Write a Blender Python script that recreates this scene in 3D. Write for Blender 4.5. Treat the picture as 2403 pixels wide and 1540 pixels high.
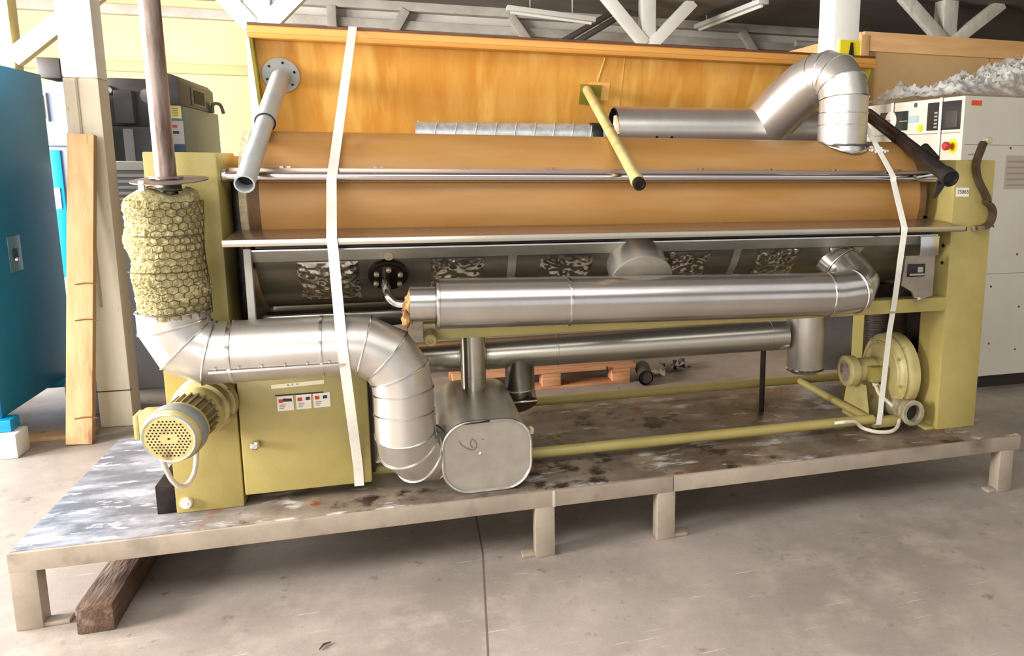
import bpy, bmesh, math, random
from mathutils import Vector, Matrix
random.seed(7)
S = bpy.context.scene
for o in list(bpy.data.objects): bpy.data.objects.remove(o, do_unlink=True)
COL = S.collection
ZO = 0.258            # the platform deck lies 0.258 m above the floor; z below is counted from the deck
FZ = -ZO              # floor level in that count

# ------------------------------------------------------------------ camera
FPX, PPX, PPY = 1845.0, 1516.0, 688.2
YAW, PITCH, ROLL = -0.305, -0.168, 0.009
cyw, syw, cp, sp = math.cos(YAW), math.sin(YAW), math.cos(PITCH), math.sin(PITCH)
fwd = Vector((-syw*cp, cyw*cp, sp)); right = Vector((cyw, syw, 0)); up = right.cross(fwd)
cr, sr = math.cos(ROLL), math.sin(ROLL)
 
right, up = cr*right + sr*up, -sr*right + cr*up
cam = bpy.data.cameras.new('camera'); camo = bpy.data.objects.new('camera', cam); COL.objects.link(camo)
camo.matrix_world = Matrix.Translation((1.174, -2.68, 1.189+ZO)) @ Matrix((right, up, -fwd)).transposed().to_4x4()
cam.sensor_fit = 'HORIZONTAL'; cam.sensor_width = 36.0
cam.lens = 36.0*FPX/2403.0
cam.shift_x = (2403/2-PPX)/2403.0
cam.shift_y = (PPY-1540/2)/2403.0
cam.clip_start = 0.05; cam.clip_end = 200
S.camera = camo

# ------------------------------------------------------------------ sky, daylight, added fill, exposure
w = bpy.data.worlds.new('overcast_sky'); S.world = w; w.use_nodes = True
bgn = w.node_tree.nodes['Background']; bgn.inputs[0].default_value = (0.93, 0.96, 1.0, 1); bgn.inputs[1].default_value = 0.62
def area(name, loc, target, sx, sy, power, col=(1, 1, 1)):
    l = bpy.data.lights.new(name, 'AREA'); l.shape = 'RECTANGLE'; l.size = sx; l.size_y = sy; l.energy = power; l.color = col
    o = bpy.data.objects.new(name, l); COL.objects.link(o); o.location = loc
    o.rotation_euler = (Vector(target)-Vector(loc)).to_track_quat('-Z', 'Y').to_euler()
    return o
for wy, pw in ((-.9, 600), (1.6, 600), (4.1, 330)): area('daylight_window', (-4.84, wy, 1.675+ZO), (0.2, wy*.5+.2, .65), 1.95, 1.8, pw, (1.0, 0.99, 0.975))
area('front_fill', (-2.2, -7.4, 2.6), (1.0, 0.6, 0.9), 5.5, 3.2, 250, (1.0, 0.99, 0.97))  # fill lamp added in the open front; no gate stands there
area('added_roof_light', (0.2, -2.15, 3.45), (0.4, -1.6, 0), 6.5, 2.3, 85, (1.0, 0.985, 0.96))  # unseen roof light, added to brighten pipes and floor from above
vs = S.view_settings
S.display_settings.display_device = 'sRGB'
vs.view_transform = 'Standard'; vs.look = 'None'; vs.exposure = 0.5; vs.gamma = 1.0; vs.use_curve_mapping = False

cy = S.cycles; cy.max_bounces = 6; cy.diffuse_bounces = 3; cy.glossy_bounces = 3; cy.transparent_max_bounces = 6; cy.caustics_reflective = False; cy.caustics_refractive = False; cy.adaptive_threshold = 0.04

# ------------------------------------------------------------------ materials
def lin(c):
    return tuple(((v/255)/12.92 if v/255 <= .04045 else ((v/255+.055)/1.055)**2.4) for v in c)
MATS = {}
def mat(name, c1, c2=None, rough=.5, metal=0., scale=8., detail=4., lo=.35, hi=.65, bump=0., bscale=None, rvar=0., stretch=(1, 1, 1), c3=None, s3=3., lo3=.5, hi3=.7, coat=0., alpha=1., transm=0.):
    if name in MATS: return MATS[name]
    m = bpy.data.materials.new(name); m.use_nodes = True; MATS[name] = m
    nt = m.node_tree; N = nt.nodes; L = nt.links; p = N['Principled BSDF']
    p.inputs['Roughness'].default_value = rough; p.inputs['Metallic'].default_value = metal
    p.inputs['Base Color'].default_value = (*lin(c1), 1)
    if coat: p.inputs['Coat Weight'].default_value = coat; p.inputs['Coat Roughness'].default_value = .12
    if alpha < 1: p.inputs['Alpha'].default_value = alpha
    if transm: p.inputs['Transmission Weight'].default_value = transm
    if c2 is None and not bump and not rvar: return m
    tc = N.new('ShaderNodeTexCoord'); mp = N.new('ShaderNodeMapping'); L.new(tc.outputs['Object'], mp.inputs[0])
    mp.inputs['Scale'].default_value = stretch
    nz = N.new('ShaderNodeTexNoise'); nz.inputs['Scale'].default_value = scale; nz.inputs['Detail'].default_value = detail
    nz.inputs['Roughness'].default_value = .62
    L.new(mp.outputs[0], nz.inputs['Vector'])
    if c2 is not None:
        r = N.new('ShaderNodeValToRGB'); r.color_ramp.elements[0].position = lo; r.color_ramp.elements[1].position = hi
        r.color_ramp.elements[0].color = (*lin(c1), 1); r.color_ramp.elements[1].color = (*lin(c2), 1)
        L.new(nz.outputs[0], r.inputs[0]); out = r.outputs[0]
        if c3 is not None:
            n3 = N.new('ShaderNodeTexNoise'); n3.inputs['Scale'].default_value = s3; n3.inputs['Detail'].default_value = 5
            m3 = N.new('ShaderNodeMapping'); m3.inputs['Location'].default_value = (3.1, 7.7, 1.3); m3.inputs['Scale'].default_value = stretch
            L.new(tc.outputs['Object'], m3.inputs[0]); L.new(m3.outputs[0], n3.inputs['Vector'])
            mr = N.new('ShaderNodeMapRange'); mr.inputs[1].default_value = lo3; mr.inputs[2].default_value = hi3
            L.new(n3.outputs[0], mr.inputs[0])
            mx = N.new('ShaderNodeMix'); mx.data_type = 'RGBA'; L.new(mr.outputs[0], mx.inputs[0]); L.new(out, mx.inputs[6]); mx.inputs[7].default_value = (*lin(c3), 1)
            out = mx.outputs[2]
        L.new(out, p.inputs['Base Color'])
    if rvar:
        mr = N.new('ShaderNodeMapRange'); mr.inputs[3].default_value = max(0.02, rough-rvar); mr.inputs[4].default_value = rough+rvar
        L.new(nz.outputs[0], mr.inputs[0]); L.new(mr.outputs[0], p.inputs['Roughness'])
    if bump:
        b = N.new('ShaderNodeBump'); b.inputs['Strength'].default_value = bump; b.inputs['Distance'].default_value = .01
        nb = nz
        if bscale:
            nb = N.new('ShaderNodeTexNoise'); nb.inputs['Scale'].default_value = bscale; nb.inputs['Detail'].default_value = 6; L.new(mp.outputs[0], nb.inputs['Vector'])
        L.new(nb.outputs[0], b.inputs['Height']); L.new(b.outputs[0], p.inputs['Normal'])
    return m
PAINT = mat('olive_yellow_paint', (178, 162, 98), (169, 151, 87), rough=.38, scale=5, rvar=.06, bump=.05, bscale=180)
PAINTD = mat('olive_paint_worn', (176, 160, 82), (150, 134, 68), rough=.5, scale=14, c3=(118, 96, 58), s3=9, lo3=.58, hi3=.72)
CREAMP = mat('pale_yellow_paint', (196, 182, 124), (178, 161, 102), rough=.4, scale=12, c3=(120, 96, 64), s3=11, lo3=.62, hi3=.75)
ALU = mat('aluminium_jacket', (216, 210, 202), (204, 197, 188), rough=.36, metal=.82, scale=7, rvar=.05, bump=.05, bscale=9)
ALUB = mat('aluminium_bright_edge', (232, 230, 226), (210, 207, 200), rough=.22, metal=1, scale=20)
STEEL = mat('brushed_steel', (204, 198, 182), (194, 187, 171), rough=.27, metal=.85, scale=6, stretch=(.4, 2, 2), rvar=.02)
STEELD = mat('stainless_trough', (150, 142, 130), (128, 120, 108), rough=.34, metal=.8, scale=6, stretch=(.5, 3, 3), rvar=.07)
STRIPM = mat('grey_sheet_strip', (178, 174, 162), (158, 152, 140), rough=.4, metal=.7, scale=7, stretch=(.6, 2, 2))
FOIL = mat('aluminium_foil', (206, 200, 190), (184, 176, 164), rough=.15, metal=.95, scale=30)
CHROME = mat('chrome', (214, 208, 204), rough=.14, metal=1)
GALV = mat('galvanised_spiral', (206, 212, 212), (180, 187, 190), rough=.4, metal=.45, scale=26, lo=.4, hi=.6)
GREYP = mat('grey_pipe_paint', (192, 198, 197), (178, 184, 183), rough=.36, scale=9)
BLKP = mat('blackened_pipe', (74, 62, 58), (50, 42, 40), rough=.32, metal=.7, scale=12, stretch=(1, 1, 1))
DARKR = mat('black_rubber', (28, 27, 27), rough=.5)
RUSTP = mat('rusty_riser_pipe', (150, 134, 124), (84, 58, 44), rough=.42, metal=.55, scale=7, stretch=(3, 3, .5), lo=.4, hi=.62)
RUST = mat('rust', (132, 86, 52), (206, 168, 104), rough=.8, scale=40, bump=.4)
ALUP = mat('polished_jacket', (212, 206, 198), (200, 193, 184), rough=.22, metal=.9, scale=5, rvar=.04, bump=.03, bscale=7)
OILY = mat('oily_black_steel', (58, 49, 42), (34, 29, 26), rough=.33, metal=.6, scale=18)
BOLT = mat('worn_bolt_steel', (196, 186, 160), (160, 148, 122), rough=.4, metal=.5, scale=60)
ROLLM = mat('tan_roll_cover', (192, 142, 80), (184, 132, 69), rough=.46, scale=3, stretch=(.4, 3, 3), c3=(198, 152, 98), s3=4, lo3=.5, hi3=.75, bump=.06, bscale=220)
ROLLE = mat('scorched_roll_edge', (120, 84, 48), (92, 66, 42), rough=.6, scale=12)
FELT = mat('cream_felt_edge', (214, 200, 168), (178, 158, 124), rough=.95, scale=30, bump=.5)
PLY = mat('varnished_plywood', (228, 170, 84), (210, 142, 54), rough=.34, scale=3.2, detail=7, stretch=(2.6, .5, .5), lo=.38, hi=.68, c3=(246, 194, 104), s3=5, lo3=.5, hi3=.72, coat=.25)
PLYRAIL = mat('varnished_rail', (222, 160, 76), (206, 142, 58), rough=.35, scale=4, stretch=(.3, 6, 6), coat=.3)
RAILT = mat('dark_rail_edge', (112, 64, 36), (86, 50, 30), rough=.5, scale=8)
OLIVED = mat('olive_cheek', (142, 130, 46), (126, 114, 40), rough=.4, scale=5)
BOARD = mat('feed_board_steel', (176, 150, 128), (160, 134, 112), rough=.28, metal=.7, scale=6, stretch=(.3, 3, 3), rvar=.06)
WOOL = mat('rock_wool', (200, 187, 140), (158, 143, 94), rough=1., scale=60, bump=.8, bscale=140)
WIRE = mat('netting_wire', (92, 82, 56), rough=.5, metal=.4)
FLANGEM = mat('dull_steel_plate', (150, 132, 124), (126, 108, 100), rough=.45, metal=.6, scale=10)
OVALM = mat('brushed_aluminium_end', (186, 178, 164), (174, 166, 152), rough=.4, metal=.55, scale=16, bump=.12, bscale=14)
LIDW = mat('strap_white', (244, 240, 228), (236, 230, 216), rough=.5, scale=90)
CABLE = mat('white_cable', (232, 220, 202), (206, 190, 168), rough=.45, scale=30)
INK = mat('pencil_ink', (112, 104, 90), rough=.7)
BLACK = mat('black_plastic', (22, 20, 20), rough=.35)
WHITEL = mat('white_label', (240, 234, 218), rough=.5)
REDL = mat('red_mark', (196, 52, 40), rough=.4)
GREYL = mat('grey_print', (150, 146, 138), rough=.6)
DECK = None
FRAMEG = mat('platform_grey_paint', (166, 152, 134), (150, 136, 120), rough=.5, scale=7, c3=(120, 104, 90), s3=6, lo3=.56, hi3=.74, bump=.06, bscale=60)
CONC = mat('concrete_floor', (156, 145, 136), (142, 132, 123), rough=.5, scale=1.6, detail=9, c3=(170, 160, 150), s3=.9, lo3=.48, hi3=.66, bump=.12, bscale=42, rvar=.1)
WALLC = mat('cream_wall', (224, 209, 158), (218, 201, 148), rough=.7, scale=1.2)
CEILM = mat('grey_ceiling_boards', (122, 114, 110), (112, 105, 101), rough=.8, scale=2)
TIMBERW = mat('white_painted_timber', (218, 212, 200), (200, 192, 178), rough=.55, scale=6, stretch=(2, 2, .6), c3=(168, 156, 138), s3=7, lo3=.62, hi3=.75)
TIMBERG = mat('grey_painted_timber', (186, 180, 168), (168, 160, 148), rough=.6, scale=5)
WHITEC = mat('fresh_white_paint', (246, 244, 238), (238, 235, 228), rough=.45, scale=4)
CREAMC = mat('cream_column_paint', (226, 216, 194), (212, 202, 178), rough=.55, scale=5, stretch=(2, 2, .5), c3=(150, 134, 112), s3=16, lo3=.66, hi3=.74)
TEAL = mat('teal_enamel', (0, 122, 164), (0, 112, 154), rough=.5, scale=2)
CYAN = mat('bright_blue_enamel', (0, 140, 190), rough=.35)
WOODL = mat('rough_sawn_plank', (202, 168, 124), (184, 148, 104), rough=.75, scale=5, stretch=(4, 4, .5), c3=(150, 106, 66), s3=4, lo3=.62, hi3=.72, bump=.15, bscale=30)
WOODD = mat('dark_old_timber', (112, 84, 64), (84, 62, 50), rough=.8, scale=9, stretch=(5, .7, 5), bump=.4, bscale=26, c3=(140, 122, 110), s3=5, lo3=.55, hi3=.72)
PALW = mat('pallet_wood', (206, 150, 108), (180, 122, 82), rough=.8, scale=8, stretch=(.6, 4, 4), bump=.2, bscale=40)
CRATEW = mat('pale_crate_plywood', (208, 172, 124), (196, 158, 108), rough=.6, scale=3, stretch=(.7, 2, .7))
CRATER = mat('crate_rail_pine', (228, 182, 128), (214, 164, 108), rough=.6, scale=4, stretch=(.5, 4, 4))
MACHW = mat('white_machine_enamel', (222, 214, 198), (214, 205, 188), rough=.35, scale=2)
WRAP = mat('clear_stretch_wrap', (238, 235, 228), (222, 218, 210), rough=.10, scale=30, alpha=.55)
BGREY = mat('blue_grey_enamel', (96, 116, 122), (86, 104, 110), rough=.4, scale=3)
BROWNM = mat('brown_black_casting', (64, 56, 52), (50, 44, 42), rough=.45, scale=5)
DGREY = mat('dark_grey_enamel', (84, 82, 82), (70, 68, 70), rough=.45, scale=4)
LGREY = mat('light_grey_enamel', (160, 158, 154), (146, 144, 142), rough=.4, scale=4)
YELL = mat('signal_yellow', (238, 216, 30), rough=.45)
GLASSY = mat('dark_display_glass', (34, 32, 32), rough=.08)

def floor_material():
    m = bpy.data.materials.new('scuffed_concrete'); m.use_nodes = True
    nt = m.node_tree; N = nt.nodes; L = nt.links; p = N['Principled BSDF']; tc = N.new('ShaderNodeTexCoord')
    def noise(scale, lo, hi, rot=0., st=(1, 1, 1), loc=(0, 0, 0), det=8):
        mp = N.new('ShaderNodeMapping'); mp.inputs['Location'].default_value = loc; mp.inputs['Scale'].default_value = st; mp.inputs['Rotation'].default_value = (0, 0, rot)
        n = N.new('ShaderNodeTexNoise'); n.inputs['Scale'].default_value = scale; n.inputs['Detail'].default_value = det; n.inputs['Roughness'].default_value = .66
        L.new(tc.outputs['Object'], mp.inputs[0]); L.new(mp.outputs[0], n.inputs['Vector'])
        r = N.new('ShaderNodeMapRange'); r.inputs[1].default_value = lo; r.inputs[2].default_value = hi; L.new(n.outputs[0], r.inputs[0]); return r.outputs[0], n
    def mix(f, a_, b_):
        x = N.new('ShaderNodeMix'); x.data_type = 'RGBA'; L.new(f, x.inputs[0])
        for i, v_ in ((6, a_), (7, b_)):
            if isinstance(v_, tuple): x.inputs[i].default_value = (*lin(v_), 1)
            else: L.new(v_, x.inputs[i])
        return x.outputs[2]
    c = mix(noise(1.1, .38, .62)[0], (160, 148, 138), (140, 129, 119))
    c = mix(noise(5, .48, .68, loc=(3, 1, 0))[0], c, (168, 154, 142))
    c = mix(noise(14, .60, .70, loc=(1, 5, 0))[0], c, (122, 110, 100))          # dark specks
    for rot, loc in ((.5, (0, 3, 0)), (.75, (4, 0, 0)), (-.15, (7, 2, 0))):        # pale drag marks
        c = mix(noise(9, .665, .70, rot, (.35, 7, 1), loc, 5)[0], c, (190, 179, 167))
    L.new(c, p.inputs['Base Color'])
    rr_ = N.new('ShaderNodeMapRange'); rr_.inputs[3].default_value = .38; rr_.inputs[4].default_value = .62; L.new(noise(2.4, .3, .7, loc=(9, 9, 0))[0], rr_.inputs[0]); L.new(rr_.outputs[0], p.inputs['Roughness'])
    b = N.new('ShaderNodeBump'); b.inputs['Strength'].default_value = .10; b.inputs['Distance'].default_value = .01
    L.new(noise(38, 0, 1)[1].outputs[0], b.inputs['Height']); L.new(b.outputs[0], p.inputs['Normal'])
    return m
CONC = floor_material()
def deck_material():
    m = bpy.data.materials.new('stained_deck_plate'); m.use_nodes = True
    nt = m.node_tree; N = nt.nodes; L = nt.links; p = N['Principled BSDF']
    tc = N.new('ShaderNodeTexCoord')
    def noise(scale, loc, lo, hi, st=(1, 1, 1), det=7):
        mp = N.new('ShaderNodeMapping'); mp.inputs['Location'].default_value = loc; mp.inputs['Scale'].default_value = st
        n = N.new('ShaderNodeTexNoise'); n.inputs['Scale'].default_value = scale; n.inputs['Detail'].default_value = det; n.inputs['Roughness'].default_value = .65
        L.new(tc.outputs['Object'], mp.inputs[0]); L.new(mp.outputs[0], n.inputs['Vector'])
        r = N.new('ShaderNodeMapRange'); r.inputs[1].default_value = lo; r.inputs[2].default_value = hi; L.new(n.outputs[0], r.inputs[0]); return r.outputs[0]
    def mix(fac, a, b):
        x = N.new('ShaderNodeMix'); x.data_type = 'RGBA'
        if isinstance(fac, float): x.inputs[0].default_value = fac
        else: L.new(fac, x.inputs[0])
        for i, v in ((6, a), (7, b)):
            if isinstance(v, tuple): x.inputs[i].default_value = (*lin(v), 1)
            else: L.new(v, x.inputs[i])
        return x.outputs[2]
    base = mix(noise(2.2, (0, 0, 0), .4, .62), (136, 122, 108), (92, 76, 64))
    base = mix(noise(3.5, (4, 1, 0), .52, .64), base, (150, 132, 108))     # tan dried spills
    base = mix(noise(5.5, (9, 3, 0), .56, .63), base, (52, 38, 30))        # dark oil
    base = mix(noise(7, (2, 8, 0), .60, .66), base, (128, 74, 44))         # rust
    base = mix(noise(4.2, (7, 5, 0), .57, .66, (1, 2.2, 1)), base, (196, 192, 186))  # dust, lime
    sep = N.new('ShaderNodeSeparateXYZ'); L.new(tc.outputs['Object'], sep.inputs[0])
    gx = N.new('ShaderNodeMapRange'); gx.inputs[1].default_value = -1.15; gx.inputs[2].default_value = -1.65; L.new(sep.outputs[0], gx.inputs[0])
    grey_end = mix(noise(4.5, (5, 2, 1), .42, .62, (1, 2.4, 1)), (96, 97, 104), (150, 150, 158))
    grey_end = mix(noise(7, (1, 6, 2), .58, .66, (1, 2.6, 1)), grey_end, (214, 214, 218))
    base = mix(gx.outputs[0], base, grey_end)  # blends to blue-grey with pale streaks towards the motor end
    L.new(base, p.inputs['Base Color'])
    r = noise(3, (1, 1, 4), .3, .7)
    mr = N.new('ShaderNodeMapRange'); mr.inputs[3].default_value = .22; mr.inputs[4].default_value = .6; L.new(r, mr.inputs[0]); L.new(mr.outputs[0], p.inputs['Roughness'])
    b = N.new('ShaderNodeBump'); b.inputs['Strength'].default_value = .35; b.inputs['Distance'].default_value = .008
    n = N.new('ShaderNodeTexNoise'); n.inputs['Scale'].default_value = 16; n.inputs['Detail'].default_value = 8; L.new(tc.outputs['Object'], n.inputs['Vector'])
    L.new(n.outputs[0], b.inputs['Height']); L.new(b.outputs[0], p.inputs['Normal'])
    return m
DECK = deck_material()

# ------------------------------------------------------------------ mesh helpers
class MB:
    """collects faces in deck coordinates; build() links them as one mesh object"""
    def __init__(s): s.v = []; s.f = []; s.mi = []
    def add(s, vs, fs):
        k = len(s.v); s.v += [Vector(x) for x in vs]; s.f += [[i+k for i in f] for f in fs]; return s
    def box(s, x0, x1, y0, y1, z0, z1):
        return s.add([(x0,y0,z0),(x1,y0,z0),(x1,y1,z0),(x0,y1,z0),(x0,y0,z1),(x1,y0,z1),(x1,y1,z1),(x0,y1,z1)],
                     [(3,2,1,0),(4,5,6,7),(0,1,5,4),(1,2,6,5),(2,3,7,6),(3,0,4,7)])
    def bar(s, a, b, wx, wy, upv=(0,0,1)):
        """rectangular bar from a to b, wx across, wy along upv"""
        a, b = Vector(a), Vector(b); d = (b-a).normalized(); u = Vector(upv); u = (u-d*u.dot(d)).normalized(); r = d.cross(u)
        c = [(-1,-1),(1,-1),(1,1),(-1,1)]
        return s.add([a+r*wx/2*i+u*wy/2*j for i,j in c]+[b+r*wx/2*i+u*wy/2*j for i,j in c], [(0,1,2,3)[::-1],(4,5,6,7),(0,1,5,4),(1,2,6,5),(2,3,7,6),(3,0,4,7)])
    def sweep(s, path, r, n=24, caps=True, flat=None):
        P = [Vector(p) for p in path]; R = r if isinstance(r, (list, tuple)) else [r]*len(P)
        D = [(P[i+1]-P[i]).normalized() for i in range(len(P)-1)]
        u = Vector((0,0,1)) if abs(D[0].z) < .9 else Vector((0,1,0))
        u = (u-D[0]*u.dot(D[0])).normalized(); rings = []
        for i in range(len(P)):
            d = D[min(i, len(D)-1)]
            if 0 < i < len(D):
                q = D[i-1].rotation_difference(D[i]); u = q @ u
            vv = d.cross(u); ring = []
            b = (D[i-1]+D[i]).normalized() if 0 < i < len(D) else d
            for k in range(n):
                a = 2*math.pi*k/n; w_ = (u*math.cos(a)+vv*math.sin(a))*R[i]
                w_ = w_ - d*(w_.dot(b)/d.dot(b)); ring.append(P[i]+w_)
            rings.append(ring)
        vs = [p for rg in rings for p in rg]; fs = []
        for i in range(len(P)-1):
            for k in range(n):
                k2 = (k+1) % n; fs.append((i*n+k, i*n+k2, (i+1)*n+k2, (i+1)*n+k))
        if caps: fs.append(tuple(range(n))[::-1]); fs.append(tuple((len(P)-1)*n+k for k in range(n)))
        return s.add(vs, fs)
    def lathe(s, prof, org, axis, n=32):
        """prof: list of (radius, distance along axis)"""
        o = Vector(org); d = Vector(axis).normalized(); u = Vector((0,0,1)) if abs(d.z) < .9 else Vector((1,0,0))
        u = (u-d*u.dot(d)).normalized(); v = d.cross(u); vs = []; fs = []
        for (r, h) in prof:
            for k in range(n):
                a = 2*math.pi*k/n; vs.append(o+d*h+(u*math.cos(a)+v*math.sin(a))*max(r, 1e-5))
        for i in range(len(prof)-1):
            for k in range(n):
                k2 = (k+1) % n; fs.append((i*n+k, i*n+k2, (i+1)*n+k2, (i+1)*n+k))
        return s.add(vs, fs)
    def prism(s, poly, off):
        """polygon of 3D points extruded by vector off"""
        n = len(poly); A = [Vector(p) for p in poly]; B = [p+Vector(off) for p in A]
        return s.add(A+B, [tuple(range(n))[::-1], tuple(range(n, 2*n))]+[(i, (i+1) % n, n+(i+1) % n, n+i) for i in range(n)])
    def grid(s, nu, nv, fn, closed=False):
        vs = [fn(i/(nu-(0 if closed else 1)), j/(nv-1)) for j in range(nv) for i in range(nu)]; fs = []
        for j in range(nv-1):
            for i in range(nu if closed else nu-1):
                i2 = (i+1) % nu; fs.append((j*nu+i, j*nu+i2, (j+1)*nu+i2, (j+1)*nu+i))
        return s.add(vs, fs)
    def build(s, name, m, parent=None, bevel=0, smooth=35, label=None, kind=None, solid=0, org=None):
        me = bpy.data.meshes.new(name)
        off = Vector((0, 0, ZO))
        base = parent['_o'] if parent is not None else None
        o0 = Vector(base) if base is not None else (Vector(org)+off if org else None)
        V = [p+off for p in s.v]
        if o0 is None:
            lo = [min(p[i] for p in V) for i in range(3)]; hi = [max(p[i] for p in V) for i in range(3)]
            o0 = Vector(((lo[0]+hi[0])/2, (lo[1]+hi[1])/2, lo[2]))
        me.from_pydata([p-o0 for p in V], [], s.f); me.validate()
        bm = bmesh.new(); bm.from_mesh(me)
        bmesh.ops.recalc_face_normals(bm, faces=bm.faces)
        if bevel:
            es = [e for e in bm.edges if len(e.link_faces) == 2 and e.calc_face_angle(0) > .6]
            bmesh.ops.bevel(bm, geom=es, offset=bevel, segments=2, profile=.6, affect='EDGES', clamp_overlap=True)
        for f in bm.faces: f.smooth = True
        bm.to_mesh(me); bm.free()
        me.set_sharp_from_angle(angle=math.radians(smooth))
        me.materials.append(m)
        o = bpy.data.objects.new(name, me); COL.objects.link(o)
        o['_o'] = tuple(o0)
        if parent is not None: o.parent = parent
        else: o.location = o0
        if solid:
            md = o.modifiers.new('thickness', 'SOLIDIFY'); md.thickness = solid; md.offset = 0
        if label: o['label'] = label
        if kind: o['kind'] = kind
        return o
def thing(name, loc, label, cat, group=None, kind=None):
    o = bpy.data.objects.new(name, None); COL.objects.link(o); o.location = Vector(loc)+Vector((0, 0, ZO)); o['_o'] = tuple(o.location)
    o.empty_display_size = .1
    return tag(o, label, cat, group, kind)
def tag(o, label=None, cat=None, group=None, kind=None):
    if label: o['label'] = label
    if cat: o['category'] = cat
    if group: o['group'] = group
    if kind: o['kind'] = kind
    return o
def dup(o, delta, name=None):
    c = o.copy(); COL.objects.link(c); c.location = o.location+Vector(delta)
    if name: c.name = name
    return c
def B(name, x0, x1, y0, y1, z0, z1, m, parent=None, bevel=.003, **k):
    return MB().box(x0, x1, y0, y1, z0, z1).build(name, m, parent, bevel=bevel, **k)
def bez(pts, n=8):
    """Catmull-Rom through pts"""
    P = [Vector(p) for p in pts]; P = [P[0]*2-P[1]]+P+[P[-1]*2-P[-2]]; out = []
    for i in range(1, len(P)-2):
        for k in range(n):
            t = k/n; a, b, c, d = P[i-1], P[i], P[i+1], P[i+2]
            out.append(.5*((2*b)+(c-a)*t+(2*a-5*b+4*c-d)*t*t+(3*b-a-3*c+d)*t**3))
    out.append(P[-2]); return out
def band(parent, c, axis, r, wid=.012, t=.003, m=None, name='band', n=32):
    h = wid/2
    return MB().lathe([(r-.001, -h), (r+t, -h*.7), (r+t*1.2, 0), (r+t, h*.7), (r-.001, h)], c, axis, n).build(name, m or ALUB, parent)
def text_mesh(txt, size, m, parent, loc, rx=math.pi/2, rz=0, name='lettering', ext=.0004):
    cu = bpy.data.curves.new(name, 'FONT'); cu.body = txt; cu.size = size; cu.extrude = ext; cu.align_x = 'CENTER'; cu.align_y = 'CENTER'
    t = bpy.data.objects.new(name, cu); COL.objects.link(t)
    dg = bpy.context.evaluated_depsgraph_get(); me = bpy.data.meshes.new_from_object(t.evaluated_get(dg))
    bpy.data.objects.remove(t, do_unlink=True)
    o = bpy.data.objects.new(name, me); COL.objects.link(o); me.materials.clear(); me.materials.append(m)
    o.parent = parent; o['_o'] = parent['_o']
    o.rotation_euler = (rx, 0, rz); o.location = Vector(loc)+Vector((0, 0, ZO))-Vector(parent['_o'])
    return o

# ================================================================== THE HALL
YB = 7.3; CZ = 2.95
fl = MB().box(-5.2, 10.5, -7.8, YB+.3, FZ-.2, FZ).build('floor', CONC, org=(0, 0, FZ)); tag(fl, 'grey brown scratched concrete hall floor', kind='structure')
fj = MB()
for a, b in (((1.44, 1.3), (1.42, .1)), ((1.42, .1), (1.37, -.55)), ((1.37, -.55), (1.30, -1.1)), ((1.30, -1.1), (1.33, -1.9))):
    d = (Vector((*b, 0))-Vector((*a, 0))).normalized(); n = Vector((-d.y, d.x, 0))*.003
    fj.add([Vector((*a, FZ+.0004))-n, Vector((*a, FZ+.0004))+n, Vector((*b, FZ+.0004))+n, Vector((*b, FZ+.0004))-n], [(0, 1, 2, 3)])
fj.build('joint_line', mat('joint_dark', (96, 84, 74), rough=.9), fl)  # dark line of the floor joint
wb = B('wall_back', -5.2, 10.5, YB, YB+.2, FZ, CZ, WALLC, bevel=0); tag(wb, 'cream board wall at the back of the hall', kind='structure')
# left wall with three window openings
wl = MB(); wx0, wx1 = -5.0, -4.8
ops = [(-1.9, .1), (.6, 2.6), (3.1, 5.1)]
wl.box(wx0, wx1, -7.8, YB, FZ, .75); wl.box(wx0, wx1, -7.8, YB, 2.6, CZ)
ys = [-7.8]+[v for o_ in ops for v in o_]+[YB]
for i in range(0, len(ys), 2): wl.box(wx0, wx1, ys[i], ys[i+1], .75, 2.6)
tag(wl.build('wall_left', WALLC, smooth=20), 'cream side wall with large windows', kind='structure')
for i, (a, b) in enumerate(ops):
    wf = MB().box(-4.95, -4.86, a, a+.06, .75, 2.6).box(-4.95, -4.86, b-.06, b, .75, 2.6).box(-4.95, -4.86, a, b, .75, .81).box(-4.95, -4.86, a, b, 2.54, 2.6).box(-4.94, -4.88, (a+b)/2-.03, (a+b)/2+.03, .8, 2.55).build('window_%d' % (i+1), TIMBERW)
    tag(wf, 'white framed hall window', kind='structure')
tag(B('wall_right', 10.3, 10.5, -7.8, YB, FZ, CZ, WALLC, bevel=0), 'cream wall at the far side', kind='structure')
ce = MB()
SK = (-3.2, 6.2, -3.4, -.9)      # unseen opening, added to let in light from above
ce.box(-5.2, 10.5, SK[3], YB+.2, CZ, CZ+.1); ce.box(-5.2, 10.5, -7.8, SK[2], CZ, CZ+.1); ce.box(-5.2, SK[0], SK[2], SK[3], CZ, CZ+.1); ce.box(SK[1], 10.5, SK[2], SK[3], CZ, CZ+.1)
tag(ce.build('ceiling', CEILM, smooth=20), 'grey boarded hall ceiling with an added roof light', kind='structure')
sk = MB()
for i in range(6): sk.box(SK[0]+(SK[1]-SK[0])*i/5-.03, SK[0]+(SK[1]-SK[0])*i/5+.03, SK[2], SK[3], CZ+.02, CZ+.09)
tag(sk.build('window_4', TIMBERW), 'glazing bars of the added, unseen roof light', kind='structure')

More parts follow.
